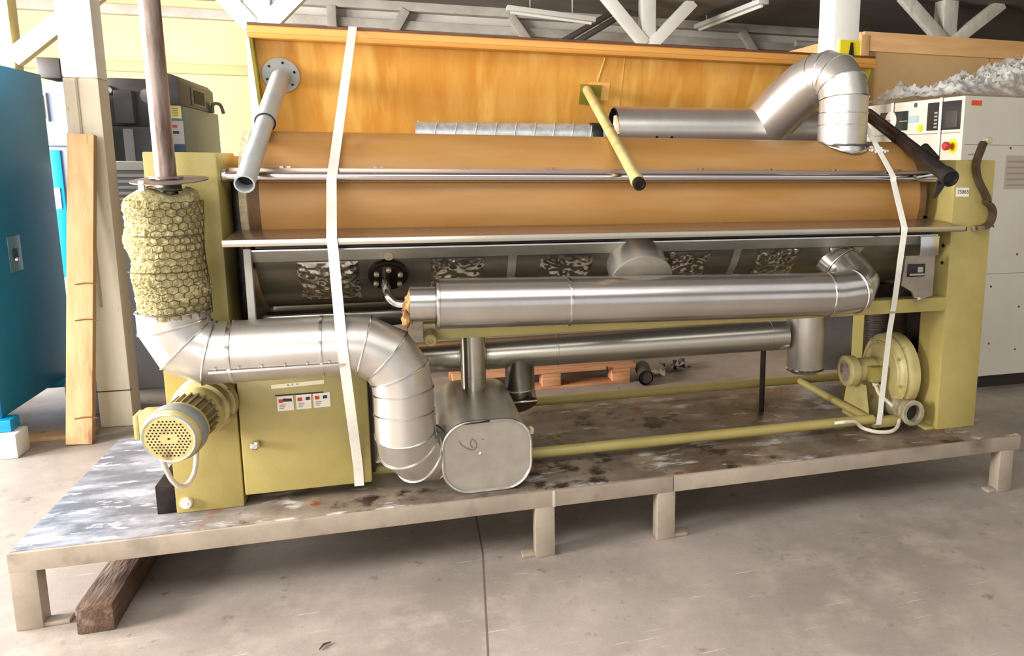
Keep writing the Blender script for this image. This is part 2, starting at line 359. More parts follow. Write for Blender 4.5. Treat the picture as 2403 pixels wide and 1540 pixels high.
# horizontal boards, rails and braces on the back wall
def trim(i, a, b, wx, wy, m, upv=(0, 0, 1), label=None):
    o = MB().bar(a, b, wx, wy, upv).build('trim_%d' % i, m, bevel=.006); tag(o, label or 'painted timber rail on the back wall', kind='structure'); return o
trim(1, (-5, YB-.04, 2.12), (1.2, YB-.04, 2.12), .10, .10, mat('cream_rail', (206, 190, 136), rough=.6), label='cream ledge rail across the back wall')
trim(2, (-5, YB-.05, 2.70), (10.2, YB-.05, 2.70), .10, .10, TIMBERG)
trim(3, (-5, YB-.08, 2.90), (10.2, YB-.08, 2.90), .16, .10, TIMBERG)
trim(4, (.1, YB-.03, 2.50), (10.2, YB-.03, 2.50), .06, .04, TIMBERG)
trim(5, (.1, YB-.03, 2.60), (10.2, YB-.03, 2.60), .05, .03, TIMBERG)
tag(B('trim_20', .1, 10.2, YB-.015, YB-.001, 2.3, 2.94, mat('grey_white_boarding', (206, 198, 190), (196, 188, 180), rough=.65, scale=2), bevel=0), 'grey white boarding high on the back wall', kind='structure')
k = 6
for x0, x1 in ((.55, .55), (1.35, 1.0), (2.55, 3.0), (4.35, 3.9), (5.55, 6.0), (7.2, 7.2)):
    trim(k, (x0, YB-.12, 2.86), (x1, YB-.12, 2.25), .10, .11, TIMBERG, (0, 1, 0), 'short timber brace under the roof rail'); k += 1

# timber columns with their braces
def column(x0, x1, y0, y1, label, braces=(), split=None, m=WHITEC, m2=CREAMC):
    t = thing('column', ((x0+x1)/2, (y0+y1)/2, FZ), label, None, kind='structure')
    B('column_shaft', x0, x1, y0, y1, split if split is not None else FZ, CZ, m, t, bevel=.008)
    if split is not None: B('column_base', x0, x1, y0, y1, FZ, split, m2, t, bevel=.008)
    for (dx, z0, z1) in braces:
        xm = (x0+x1)/2; s_ = 1 if dx > 0 else -1
        MB().bar((xm+s_*(x1-x0)*.25, y0+.03, z0), (xm+dx, y0+.03, z1), .13, .09, (0, 1, 0)).build('brace', m, t, bevel=.006)
    return t
cA = column(-.40, -.245, 2.05, 2.20, 'white and cream timber column behind the leaning plank', split=1.57)
B('groove', -.345, -.335, 2.044, 2.052, .4, 1.57, mat('groove_paint', (176, 164, 142), rough=.7), cA, bevel=0)
B('splice_line', -.405, -.24, 2.046, 2.06, -.06, -.055, mat('splice_dark', (70, 60, 52), rough=.9), cA, bevel=0)
column(.13, .31, 4.1, 4.28, 'white timber column with spread braces above the tall end of the lid', braces=((-.72, 2.16, 2.95), (.80, 2.16, 2.95)))
column(3.835, 3.995, 6.0, 6.16, 'white timber column with two spread braces seen over the middle of the lid', braces=((-.50, 2.46, 2.95), (.52, 2.46, 2.95)), m=WHITEC)
cD = column(3.93, 4.12, 2.05, 2.25, 'white timber column with a yellow and black warning board')
B('warning_board', 3.975, 4.125, 2.035, 2.048, 1.74, 1.975, YELL, cD, bevel=0)
MB().prism([(4.015, 2.028, 1.74), (4.095, 2.028, 1.74), (4.065, 2.028, 1.96), (4.05, 2.028, 1.96)], (0, .006, 0)).build('warning_mark', BLACK, cD)
column(6.98, 7.16, 4.95, 5.13, 'white timber column with braces rising behind the plywood crate', braces=((-.62, 2.50, 2.96), (.68, 2.50, 2.96)), m=TIMBERW)
# post and brace by the cream wall, upper corner behind the teal cabinet
cF = thing('column', (-1.58, 4.75, FZ), 'cream timber post with a slanting strut above the teal cabinet', None, kind='structure')
B('column_shaft', -1.70, -1.55, 4.62, 4.78, FZ, CZ, mat('cream_timber', (222, 206, 158), (206, 188, 140), rough=.6, scale=5), cF, bevel=.008)
MB().bar((-1.56, 4.64, 1.90), (-.78, 4.64, 2.58), .13, .09, (0, 1, 0)).build('brace', mat('cream_timber', (0, 0, 0)), cF, bevel=.006)

# strip lamps and conduits under the ceiling
def striplamp(a, b, label):
    t = thing('strip_lamp', (Vector(a)+Vector(b))/2, label, 'lamp', 'strip lamps under the ceiling')
    MB().bar(a, b, .12, .05).build('lamp_housing', mat('lamp_white', (214, 210, 202), rough=.5), t, bevel=.005)
    d = (Vector(b)-Vector(a)).normalized()
    MB().sweep([Vector(a)+d*.04-Vector((0, 0, .04)), Vector(b)-d*.04-Vector((0, 0, .04))], .016, 12).build('tube', mat('lamp_tube', (232, 230, 224), rough=.3), t)
    for q in (Vector(a)+d*.25, Vector(b)-d*.25): MB().sweep([q+Vector((0, 0, .02)), q+Vector((0, 0, CZ-q.z))], .008, 8).build('hanger', TIMBERG, t)
    return t
striplamp((2.36, 6.1, 2.765), (3.32, 6.1, 2.70), 'unlit white strip lamp hung along the back wall rails')
striplamp((4.88, 7.0, 2.85), (4.97, 5.3, 2.86), 'unlit strip lamp running away under the dark ceiling')
for i, (a, b, lb) in enumerate((((2.93, 6.75, 2.45), (3.75, 6.75, 2.945), 'thicker dark conduit slanting down behind the lid, upper of two'), ((3.10, 6.75, 2.45), (3.90, 6.75, 2.945), 'dark conduit slanting down behind the lid, nearer the braced column'))):
    tag(MB().sweep([a, b], .035, 12).build('conduit', mat('conduit_brown', (84, 74, 68), rough=.5)), lb, 'pipe', 'slanting conduits')
for y, z, x0, x1, lb in ((6.9, 2.70, 6.2, 10, 'white water pipe running under the dark ceiling above the crate'), (6.6, 2.62, 7.9, 10, 'short white pipe end under the ceiling by the far braces')):
    tag(MB().sweep([(x0, y, z), (x1, y, z)], .04, 12).build('ceiling_pipe', TIMBERG), lb, 'pipe')

# ================================================================== THE PLATFORM
L_, W_, = 3.77, 1.03
pf = thing('machine_platform', (L_/2, W_/2, FZ), 'low grey steel platform with stained deck under the ironer', 'platform')
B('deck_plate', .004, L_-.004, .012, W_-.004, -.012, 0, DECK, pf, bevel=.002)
AP = .066
B('front_rail', 0, 2.135, 0, .03, -AP, -.003, FRAMEG, pf, bevel=.003)
B('front_rail', 2.137, L_, 0, .03, -AP, -.003, FRAMEG, pf, bevel=.003)
B('rear_rail', 0, L_, W_-.03, W_, -AP, -.012, FRAMEG, pf)
B('side_rail', 0, .03, .03, W_-.03, -AP, -.012, FRAMEG, pf)
B('side_rail', L_-.03, L_, .03, W_-.03, -AP, -.012, FRAMEG, pf)
for x in (1.2, 2.4): B('cross_rail', x, x+.04, .03, W_-.03, -AP, -.012, FRAMEG, pf)
B('weld_seam', 1.668, 1.678, -.0035, .004, -AP, -.004, mat('weld_bead', (190, 178, 160), rough=.5), pf, bevel=.002)
legm = MB().box(0, .072, 0, .06, FZ, -AP+.002).build('leg', FRAMEG, pf, bevel=.004)
for x in (1.603, 2.072, L_-.105): dup(legm, (x, 0, 0))
for x in (0, 1.2, 2.3, L_-.072): dup(legm, (x, W_-.06, 0))
for x0, x1, y0, y1 in ((.06, .14, .005, .05), (1.555, 1.605, .008, .05), (2.142, 2.20, .008, .05), (L_-.15, L_-.105, .005, .05)):
    B('foot_plate', x0, x1, y0, y1, FZ, FZ+.014, FRAMEG, pf, bevel=.004)
tb = MB().box(.185, .285, -.075, .92, FZ, -.168).build('timber_beam', WOODD, bevel=.006); tag(tb, 'dark old squared timber lying under the platform', 'timber')

# ================================================================== THE IRONER
IR = thing('flatwork_ironer', (2.03, .55, 0), 'large olive yellow flatwork ironing machine with tan roll and silver ducts', 'machine')
XA, XB, XC, XD, YA, HF = .419, .626, 3.445, 3.65, .16, 1.2
# side frames
B('side_frame', XA, XB, YA, .46, 0, HF, PAINT, IR, bevel=.006, label='olive yellow end frame by the wool wrapped riser')
B('side_frame', XC, XD, YA, .33, 0, HF, PAINT, IR, bevel=.006, label='olive yellow end frame by the blower')
B('rear_post', XA, XB, .80, .96, 0, HF-.05, PAINT, IR, bevel=.005)
B('rear_post', XC, XD, .78, .96, 0, HF-.05, PAINT, IR, bevel=.005)
B('frame_head', XA+.01, XB-.01, .46, .80, .95, HF-.01, PAINT, IR); B('frame_head', XC+.01, XD-.01, .33, .78, .95, HF-.01, PAINT, IR)
B('end_shield', XB+.004, XB+.03, .34, .80, .30, HF-.06, OILY, IR); B('end_shield', XC+.06, XC+.085, .332, .778, .04, HF-.06, OILY, IR)
B('base_foot', XC-.05, XC, YA+.01, .33, 0, .012, PAINT, IR)
# sticker and screws on the frame by the blower
st = B('number_sticker', 3.457, 3.522, YA-.0015, YA+.001, 1.045, 1.083, WHITEL, IR, bevel=0)
text_mesh('75865', .024, mat('sticker_ink', (84, 74, 70), rough=.6), st, (3.491, YA-.002, 1.065))
for z in (.83, .755): MB().lathe([(0, -.001), (.008, 0), (.008, .004), (0, .004)], (XC-.001, .20, z), (-1, 0, 0), 10).build('screw', OILY, IR)
# bottom bung on the other frame
MB().lathe([(0, .016), (.007, .016), (.009, .010), (.016, .014), (.019, .009), (.019, 0)], (.452, YA, .036), (0, -1, 0), 20).build('bung', WHITEL, IR)
# lower tubes and cross beam
MB().sweep([(XB-.02, .255, .05), (3.165, .242, .05)], .022, 16).build('tie_tube', PAINT, IR, label='olive tie tube along the front of the deck')
B('tube_plate', 3.165, 3.30, .225, .262, .012, .055, PAINT, IR, bevel=.004)
MB().sweep([(XB-.02, .93, .045), (XC+.02, .90, .055)], .022, 16).build('tie_tube', PAINT, IR, label='olive tie tube along the back of the deck')
MB().sweep([(3.147, .26, .05), (3.147, .92, .05)], .018, 16).build('tie_tube', PAINT, IR, label='short olive tie tube running away beside the blower')
B('cross_beam', 1.24, XC+.01, .16, .23, .548, .608, PAINT, IR, bevel=.004)
MB().sweep([(1.262, .14, .575), (1.262, .105, .565)], [.021, .019], 16).build('beam_stub', CREAMP, IR)
MB().lathe([(.019, 0), (.023, .004), (.019, .010), (.010, .010), (.010, .002), (0, .002)], (1.262, .10, .562), (0, -.95, -.3), 16).build('stub_ring', CREAMP, IR)

# roll
RY, RZ, RR = .50, 1.03, .25
MB().lathe([(.0, 0), (RR-.012, 0), (RR-.004, .004), (RR, .016), (RR, .03), (RR, 2.685), (RR-.004, 2.697), (RR-.012, 2.70), (0, 2.70)], (.678, RY, RZ), (1, 0, 0), 96).build('ironing_roll', ROLLM, IR, smooth=50)
MB().lathe([(RR-.02, 0), (RR+.003, .002), (RR+.004, .025), (RR-.01, .030)], (.664, RY, RZ), (1, 0, 0), 64).build('felt_edge', FELT, IR)
MB().lathe([(RR+.0012, 0), (RR+.0012, .036)], (.692, RY, RZ), (1, 0, 0), 96).build('scorched_edge', ROLLE, IR)
MB().lathe([(RR+.0012, 0), (RR+.0012, .030)], (3.345, RY, RZ), (1, 0, 0), 96).build('scorched_edge', ROLLE, IR)
for x0, x1 in ((.45, .68), (3.37, 3.62)): MB().lathe([(.0, 0), (.05, 0), (.05, x1-x0), (0, x1-x0)], (x0, RY, RZ), (1, 0, 0), 24).build('roll_axle', OILY, IR)
# finger guard: chrome tube with a lip and clips
fg = MB().sweep([(.632, .222, 1.122), (3.43, .222, 1.122)], .0165, 20).build('guard_tube', CHROME, IR)
B('guard_lip', .645, 3.42, .232, .252, 1.134, 1.152, mat('guard_lip_steel', (172, 150, 138), rough=.3, metal=.8), fg, bevel=.002)
MB().lathe([(0, 0), (.022, 0), (.022, .012), (0, .012)], (.628, .222, 1.125), (1, 0, 0), 20).build('guard_end', ALUB, fg)
clip = MB().box(.80, .812, .229, .247, 1.150, 1.158).box(.822, .834, .229, .247, 1.150, 1.158).build('clip', mat('guard_lip_steel', (0, 0, 0)), fg)
for i in range(1, 9): dup(clip, (i*.30+random.uniform(-.01, .01), 0, 0))
MB().sweep(bez([(3.25, .222, 1.122), (3.34, .20, 1.135), (3.41, .185, 1.15)]), .011, 10).build('guard_hook', CHROME, fg)
# feed board
fb = MB().prism([(.652, .030, .911), (.652, .030, .931), (.652, .285, .944), (.652, .285, .924)], (2.752, 0, 0)).build('feed_board', BOARD, IR, bevel=.003)
B('nosing', .648, 3.408, .022, .031, .910, .932, STEEL, fb, bevel=.003)
B('board_bracket', 3.36, XC, .06, .16, .905, .925, OILY, fb)
# trough: curved shell below the roll, upper strip, foil patches, straps
TR = .390
def arc(a, r=TR): return (RY-r*math.cos(math.radians(a)), RZ-r*math.sin(math.radians(a)))
def shell(x0, x1, a0, a1, r, m, name, parent, n=20, th=.004):
    pin = [(x0, *arc(a0+(a1-a0)*i/n, r)) for i in range(n+1)]; pout = [(x0, *arc(a0+(a1-a0)*i/n, r-th)) for i in range(n+1)][::-1]
    return MB().prism(pin+pout, (x1-x0, 0, 0)).build(name, m, parent, smooth=40)
tr = shell(.715, 3.345, 27, 118, TR, STEELD, 'trough_shell', IR, 30)
y0, z0 = arc(28, TR+.003)
ST = MB().prism([(.712, .132, .886), (.712, .126, .886), (.712, y0-.006, z0), (.712, y0, z0)], (2.64, 0, 0)).build('trough_strip', STRIPM, tr)
B('trough_lip', .712, 3.352, .124, .160, .883, .888, ALUB, tr, bevel=0)
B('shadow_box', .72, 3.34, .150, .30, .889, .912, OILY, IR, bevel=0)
for x in (1.545, 2.43): shell(x, x+.03, 22, 75, TR+.006, ALU, 'trough_strap', tr, 12, .005)
def foil(x0, x1, a0, a1):
    rnd = random.Random(int(x0*1000))
    ph = [(rnd.uniform(-95, 95), rnd.uniform(10, 34), rnd.uniform(0, 6.28), rnd.uniform(.25, 1)) for _ in range(18)]
    def fn(u, v):
        x = x0+(x1-x0)*u; a = a0+(a1-a0)*v
        d = sum(math.sin(p*x*1.4+q*a*.05+r)*k for p, q, r, k in ph)/6
        e = min(u, 1-u, v, 1-v)*12; e = min(1, e)
        y, z = arc(a, TR+.002+.0046*e*(.6+d)); return (x+rnd.uniform(-1, 1)*.002, y, z)
    MB().grid(54, 36, fn).build('foil_patch', FOIL, tr, smooth=18)
for x0, x1 in ((.84, 1.035), (1.275, 1.46), (1.665, 1.86), (2.145, 2.33), (2.54, 2.72), (2.86, 3.02)): foil(x0, x1, 29, 62)
MB().prism([(.690, .138, .893), (.690, .115, .893), (.690, .115, .645), (.690, .138, .645)], (.022, 0, 0)).build('trough_end_bar', TIMBERW, tr, bevel=.002)
MB().prism([(.693, .139, .893), (.693, .139, .645), (.693, .55, .60), (.693, .55, .893)], (.012, 0, 0)).build('trough_end_plate', STEELD, tr)
# bright end bracket with inspection slot by the blower
eb = MB().prism([(3.205, .13, .80), (3.35, .13, .80), (3.35, .13, .625), (3.27, .13, .605), (3.245, .13, .645), (3.19, .13, .675)], (0, .012, 0)).build('end_bracket', mat('zinc_plate', (176, 164, 152), (160, 148, 136), rough=.35, metal=.75, scale=10), tr)
B('inspection_slot', 3.215, 3.30, .124, .131, .71, .765, BLACK, eb, bevel=.004)
B('slot_edge', 3.222, 3.295, .121, .125, .716, .724, STEEL, eb, bevel=0)
B('slot_gauge', 3.262, 3.288, .120, .126, .728, .752, GREYL, eb, bevel=.003)
MB().lathe([(0, .012), (.009, .010), (.012, 0)], (3.275, .128, .613), (0, -1, 0), 14).build('bolt', ALUB, eb)
B('end_cover', 3.26, 3.352, .112, .120, .80, .884, mat('polished_plate', (206, 204, 204), rough=.2, metal=1), tr, bevel=.003)
# spring arms under the trough
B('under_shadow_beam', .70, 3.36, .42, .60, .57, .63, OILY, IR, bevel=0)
B('under_bar', .72, 1.2, .20, .23, .635, .652, STEEL, IR)
MB().lathe([(0, 0), (.11, .004), (.115, .012), (0, .016)], (1.115, .17, .625), (0, 0, 1), 28).build('drip_pan', OILY, IR)
# capped stub pipe on the trough
a = math.radians(35); nd = Vector((0, -math.cos(a), -math.sin(a))); c0 = Vector((2.03, *arc(35, TR)))
sb = MB().lathe([(.112, -.06), (.112, .10)], c0, nd, 40).build('capped_stub', ALU, tr)
MB().lathe([(.112, .096), (.118, .098), (.118, .106), (.108, .108), (0, .111)], c0, nd, 40).build('cap', OVALM, sb)
B('stub_nub', 2.012, 2.04, .118, .128, .865, .890, ALUB, sb)
# oily bolted flange with short bent pipe
fc = Vector((1.13, *arc(38, TR))); nd = Vector((0, -.8, -.6)).normalized()
fo = MB().lathe([(.060, -.02), (.066, .0), (.066, .014), (.058, .016), (.058, .026), (.045, .028), (0, .028)], fc, nd, 32).build('oily_flange', OILY, tr)
uu = Vector((1, 0, 0)); vv = nd.cross(uu)
for i in range(6):
    t_ = i*math.pi/3+.45; q = fc+(uu*math.cos(t_)+vv*math.sin(t_))*.045+nd*.026
    MB().lathe([(.010, 0), (.010, .010), (.006, .013), (0, .013)], q, nd, 6).build('bolt', BOLT, fo)
MB().lathe([(.016, -.01), (.02, .0), (.016, .012), (0, .013)], (1.135, *arc(26, TR)), Vector((0, -1, -.4)), 14).build('plug', BOLT, tr)
MB().sweep(bez([fc+nd*.02+Vector((-.01, 0, .005)), (1.125, .085, .735), (1.15, .055, .705), (1.20, .035, .70)]), .015, 14).build('bent_pipe', CHROME, fo)

# ---- upper jacketed pipe along the front
p1a, p1b = Vector((1.285, .03, .702)), Vector((2.80, .03, .670))
up_ = MB().sweep([p1a, p1b, (2.90, .04, .676), (2.955, .10, .70), (2.95, .17, .745), (2.905, .25, .80)], .0865, 40).build('jacketed_pipe', ALUP, IR, smooth=20)
d1 = (p1b-p1a).normalized()
for x in (1.287, 1.735, 2.775): band(up_, p1a+d1*((x-p1a.x)/d1.x), d1, .0865, .014, .004)
band(up_, (2.90, .038, .676), (1, .25, .1), .0875, .010, .003); band(up_, (2.935, .19, .762), (-.35, .75, .55), .0875, .010, .003)
MB().sweep([(1.197, .03, .704), p1a+d1*.01], .060, 32).build('reducer', ALUP, up_)
rn = random.Random(3)
def rj(u, v):
    a_ = 2*math.pi*u; r_ = (.012+.04*v)*(1+.18*math.sin(5*a_)+rn.uniform(-.2, .2)); x = 1.172+.03*v+rn.uniform(-.004, .004)
    return (x, .03+r_*math.cos(a_), .698-.01*(1-v)+r_*1.1*math.sin(a_))
MB().grid(20, 6, rj, True).build('rusty_joint', RUST, up_)
def rj2(u, v):
    a_ = 2*math.pi*u; r_ = .016*math.sin(math.pi*max(.03, min(.97, v)))*(1+rn.uniform(-.25, .25))
    return (1.183+r_*math.cos(a_), .0+r_*math.sin(a_), .62+.075*v)
MB().grid(12, 8, rj2, True).build('rust_drip', RUST, up_)

# ---- big segmented duct: wool riser elbow, run, drop, elbow into the oval box
YD, RD = .03, .0985
dp = [(.497, YD, .718), (.497, YD, .672), (.527, YD, .610), (.590, YD, .577), (.655, YD, .577), (.985, YD, .577), (1.045, YD, .572), (1.115, YD, .535), (1.155, YD, .472), (1.165, YD, .41), (1.165, YD, .335), (1.165, YD, .262), (1.170, YD+.03, .205), (1.205, YD+.075, .150), (1.262, YD+.125, .130), (1.31, YD+.135, .128)]
dp = [Vector(p) for p in dp]
du = MB().sweep(dp, RD, 44, caps=False).build('segmented_duct', ALU, IR, smooth=9)
for i in range(1, len(dp)-1):
    dd = ((dp[i]-dp[i-1]).normalized()+(dp[i+1]-dp[i]).normalized()).normalized()
    sc = 1/max(.6, dd.dot((dp[i+1]-dp[i]).normalized()))
    if 5 <= i <= 5 or i == 4: band(du, dp[i], dd, RD, .016, .0035, name='duct_seam')
    else:
        # seam bead that follows the mitred joint
        d = (dp[i+1]-dp[i]).normalized(); u = Vector((0, 1, 0)); u = (u-d*u.dot(d)).normalized(); v = d.cross(u); ring = []
        for kk in range(44):
            q = (u*math.cos(2*math.pi*kk/44)+v*math.sin(2*math.pi*kk/44))*(RD+.001); q = q-d*(q.dot(dd)/d.dot(dd)); ring.append(dp[i]+q)
        MB().sweep(ring+[ring[0]], .0032, 6, caps=False).build('duct_seam', ALUB, du)
band(du, (.92, YD, .577), (1, 0, 0), RD, .012, .003, name='duct_seam')
MB().lathe([(RD+.002, 0), (RD+.006, .003), (RD+.002, .007), (RD-.004, .004)], (.497, YD, .714), (0, 0, 1), 44).build('collar_rim', ALUB, du)
# riveted lap along the front of the run
lp = B('lap_seam', .60, .99, YD-RD-.0015, YD-RD+.004, .532, .540, ALU, du, bevel=.001)
rv = MB().lathe([(.004, 0), (.003, .002), (0, .003)], (.62, YD-RD-.001, .546), (0, -1, 0), 8).build('rivet', STEEL, du)
for i in range(1, 6): dup(rv, (.065*i, 0, 0))
# oval collector box with bead edge
def oval(y, g=0., n=10, z0=.006, z1=.266, x0=1.288, x1=1.598, r=.095):
    pts = []
    for cx, cz, a0 in ((x1-r, z0+r, -90), (x1-r, z1-r, 0), (x0+r, z1-r, 90), (x0+r, z0+r, 180)):
        for i in range(n+1):
            a_ = math.radians(a0+90*i/n); pts.append((cx+(r+g)*math.cos(a_), y, cz+(r+g)*math.sin(a_)))
    return pts
ob = MB(); A_, B_ = oval(.055), oval(.62); n_ = len(A_)
ob.add(A_+B_, [(i, (i+1) % n_, n_+(i+1) % n_, n_+i) for i in range(n_)]+[tuple(range(n_, 2*n_))])
box = ob.build('oval_duct_box', ALU, IR, smooth=30)
fce = MB().prism(oval(.052, -.004), (0, .012, 0)).build('end_face', OVALM, box)
rg = [Vector(p) for p in oval(.050, .001)]
MB().sweep(rg+[rg[0]], .0055, 8, caps=False).build('edge_bead', ALUB, box)
# handwritten 6 on the end face, a dimple and a slit
six = bez([(1.346, .0475, .203), (1.349, .0475, .191), (1.362, .0475, .178), (1.378, .0475, .168), (1.392, .0475, .164), (1.402, .0475, .170), (1.405, .0475, .184), (1.399, .0475, .197), (1.390, .0475, .203), (1.384, .0475, .194), (1.385, .0475, .180), (1.391, .0475, .173)])
MB().sweep(six, .0011, 6).build('handwritten_six', INK, fce)
MB().sweep([(1.424, .0475, .199), (1.430, .0475, .200)], .0014, 6).build('pencil_mark', INK, fce)
MB().lathe([(.007, 0), (.004, .003), (0, .004)], (1.418, .052, .145), (0, -1, 0), 10).build('dimple', ALUB, fce)
MB().sweep([(1.36, .0425, .262), (1.42, .0425, .266), (1.452, .0425, .268)], [.001, .003, .0045], 8).build('open_slit', BLACK, box)
MB().sweep([(1.602, .09, .215), (1.61, .09, .205), (1.606, .085, .19)], .008, 8).build('sealant', FELT, box)
# small upright pipe from the box
MB().sweep([(1.437, .48, .255), (1.437, .48, .548)], .050, 28).build('upright_pipe', STEEL, box)
B('pipe_seam', 1.398, 1.401, .428, .45, .27, .54, mat('seam_grey', (110, 106, 104), rough=.3, metal=1), box, bevel=0)  # grey line of the pipe seam
# ---- lower pipe behind, with tee and end pot
q0, q1 = Vector((1.20, .70, .352)), Vector((2.85, .50, .402))
lo_ = MB().sweep([q0, q1], .069, 36).build('lower_pipe', STEEL, IR)
dq = (q1-q0).normalized()
for t_ in (.12, .19, .37, .955): band(lo_, q0+(q1-q0)*t_, dq, .069, .010, .002, m=STEEL)
MB().sweep([(1.648, .645, .35), (1.648, .645, .20), (1.652, .63, .155), (1.658, .61, .135)], .063, 32).build('tee_branch', mat('dull_steel', (120, 113, 103), (104, 97, 88), rough=.32, metal=1, scale=8), lo_)
band(lo_, (1.648, .645, .20), (0, 0, 1), .063, .012, .003); band(lo_, (1.655, .62, .145), (0, -.35, -1), .063, .010, .003)
pot = MB().lathe([(0, 0), (.070, 0), (.078, .006), (.084, .02), (.084, .34), (0, .34)], (2.945, .48, .225), (0, 0, 1), 36).build('end_pot', ALU, lo_)
MB().lathe([(.088, 0), (.090, .006), (.084, .012)], (2.945, .48, .236), (0, 0, 1), 36).build('pot_rim', ALUB, pot)
MB().sweep([(2.80, .62, 0), (2.80, .62, .34)], .013, 10).build('pipe_support', OILY, lo_)
B('switch_panel', 3.12, 3.33, .70, .72, .155, .585, mat('grey_panel', (150, 144, 138), (136, 130, 124), rough=.5, scale=9), IR, bevel=.003)
B('panel_edge', 3.122, 3.146, .685, .70, .15, .59, WHITEC, IR, bevel=.002)

# ---- control cabinet
cb = B('control_cabinet', .632, 1.044, .152, .40, .042, .446, PAINT, IR, bevel=.007)
B('cabinet_side_strip', 1.044, 1.056, .20, .40, .06, .44, OILY, cb, bevel=0)
pl = MB().lathe([(.012, 0), (.012, .012), (.014, .014), (.014, .030), (.009, .034), (0, .034)], (.679, .152, .225), (0, -1, 0), 14).build('lock_knob', CHROME, cb)
def onface(px0, px1, z0a, z0b, h, y=.1505): return MB().prism([(px0, y, z0a), (px1, y, z0b), (px1, y, z0b+h), (px0, y, z0a+h)], (0, .002, 0))
nl = onface(.738, .905, .412, .418, .014).build('name_strip', mat('yellowed_label', (240, 232, 196), rough=.5), cb)
for i, g in enumerate(('8', 'F', '4')): text_mesh(g, .011, GREYL, nl, (.79+i*.014, .150, .4215+i*.0006))
for i, (x0, x1) in enumerate(((.753, .804), (.812, .860), (.867, .921))):
    lbz = .332+(x0-.753)*.02
    lb = MB().prism([(x0, .1502, lbz), (x1, .1502, lbz+.001), (x1, .1502, lbz+.052), (x0, .1502, lbz+.051)], (0, .002, 0)).build('switch_label', WHITEL, cb)
    MB().prism([(x0+.005, .149, lbz+.03), (x0+.019, .149, lbz+.03), (x0+.019, .149, lbz+.042), (x0+.005, .149, lbz+.042)], (0, .002, 0)).build('red_button', REDL, lb)
    if i == 0: MB().prism([(x0+.019, .149, lbz+.033), (x0+.046, .149, lbz+.032), (x0+.046, .149, lbz+.042), (x0+.019, .149, lbz+.044)], (0, .002, 0)).build('black_mark', BLACK, lb)
    else: MB().prism([(x0+.031, .149, lbz+.031), (x0+.044, .149, lbz+.032), (x0+.044, .149, lbz+.043), (x0+.031, .149, lbz+.042)], (0, .002, 0)).build('black_mark', BLACK, lb)
    for j in range(3): B('print_line', x0+.006, x0+.02+.003*j, .149, .151, lbz+.008+.006*j, lbz+.0105+.006*j, GREYL, lb, bevel=0)
B('lid_slot', .748, .90, .1495, .152, .386, .390, BLACK, cb, bevel=0)

# ---- gear motor on the frame
g0 = Vector((.545, .16, .385)); ax = Vector((-.051, -.28, -.027)).normalized()
MOTORD = mat('grimy_motor_paint', (158, 142, 96), (122, 104, 70), rough=.55, scale=22)
gm = MB().lathe([(.094, 0), (.094, .028), (.084, .034), (.080, .05), (.090, .058), (.090, .07), (.080, .076), (.076, .10), (.068, .112), (0, .112)], g0, ax, 40).build('gear_motor', CREAMP, IR)
for i in range(6):
    t_ = i*math.pi/3; u = Vector((0, 0, 1)); u = (u-ax*u.dot(ax)).normalized(); v = ax.cross(u)
    MB().lathe([(.009, 0), (.009, .008), (0, .010)], g0+ax*.028+(u*math.cos(t_)+v*math.sin(t_))*.088, ax, 6).build('bolt', PAINTD, gm)
mb_ = MB().lathe([(.060, .10), (.066, .105), (.066, .225), (0, .225)], g0, ax, 32).build('motor_body', MOTORD, gm)
for i in range(22):
    t_ = 2*math.pi*i/22; rr_ = u*math.cos(t_)+v*math.sin(t_)
    MB().bar(g0+ax*.112+rr_*.068, g0+ax*.206+rr_*.068, .005, .016, rr_).build('cooling_fin', MOTORD, mb_)
fcv = MB().lathe([(.079, .205), (.0835, .210), (.0835, .272), (.079, .284), (.072, .290), (.068, .290)], g0, ax, 40).build('fan_cover', CREAMP, gm)
MB().lathe([(.0845, .222), (.087, .226), (.087, .262), (.0845, .268)], g0, ax, 40).build('grey_band', mat('blue_grey_paint', (138, 140, 138), rough=.4), fcv)
MB().lathe([(0, .2915), (.072, .2915)], g0, ax, 40).build('grille', CREAMP, fcv)
MB().lathe([(.071, .291), (.075, .294), (.0765, .291), (.0765, .286)], g0, ax, 40).build('grille_rim', GREYP, fcv)
hx = Vector((1, 0, 0)); hx = (hx-ax*hx.dot(ax)).normalized(); hz = ax.cross(hx)
hole = None
for i in range(-6, 7):
    for j in range(-7, 8):
        px_, pz_ = (i+.5*(j % 2))*.0108, j*.0092
        if math.hypot(px_, pz_) < .064 and not (abs(px_) < .022 and abs(pz_) < .017):
            c_ = g0+ax*.2918+hx*px_+hz*pz_
            if hole is None:
                hole = MB().lathe([(0, 0), (.0031, 0)], c_, ax, 8).build('vent_hole', BLACK, fcv); hc = c_
            else: dup(hole, c_-hc)
MB().lathe([(0, 0), (.0035, 0)], g0+ax*.2922, ax, 10).build('centre_hole', BLACK, fcv)
tbx = MB().bar(g0+ax*.16-Vector((.062, 0, 0)), g0+ax*.16-Vector((.125, 0, 0)), .085, .085, (0, 0, 1)).build('terminal_box', CREAMP, gm, bevel=.008)
MB().bar(g0+ax*.16-Vector((.125, 0, 0)), g0+ax*.16-Vector((.140, 0, 0)), .075, .075, (0, 0, 1)).build('terminal_lid', CREAMP, tbx, bevel=.006)
tc_ = g0+ax*.16+Vector((-.10, 0, -.045))
MB().lathe([(.014, 0), (.014, .018), (.009, .022)], tc_, (0, 0, -1), 14).build('cable_gland', CABLE, tbx)
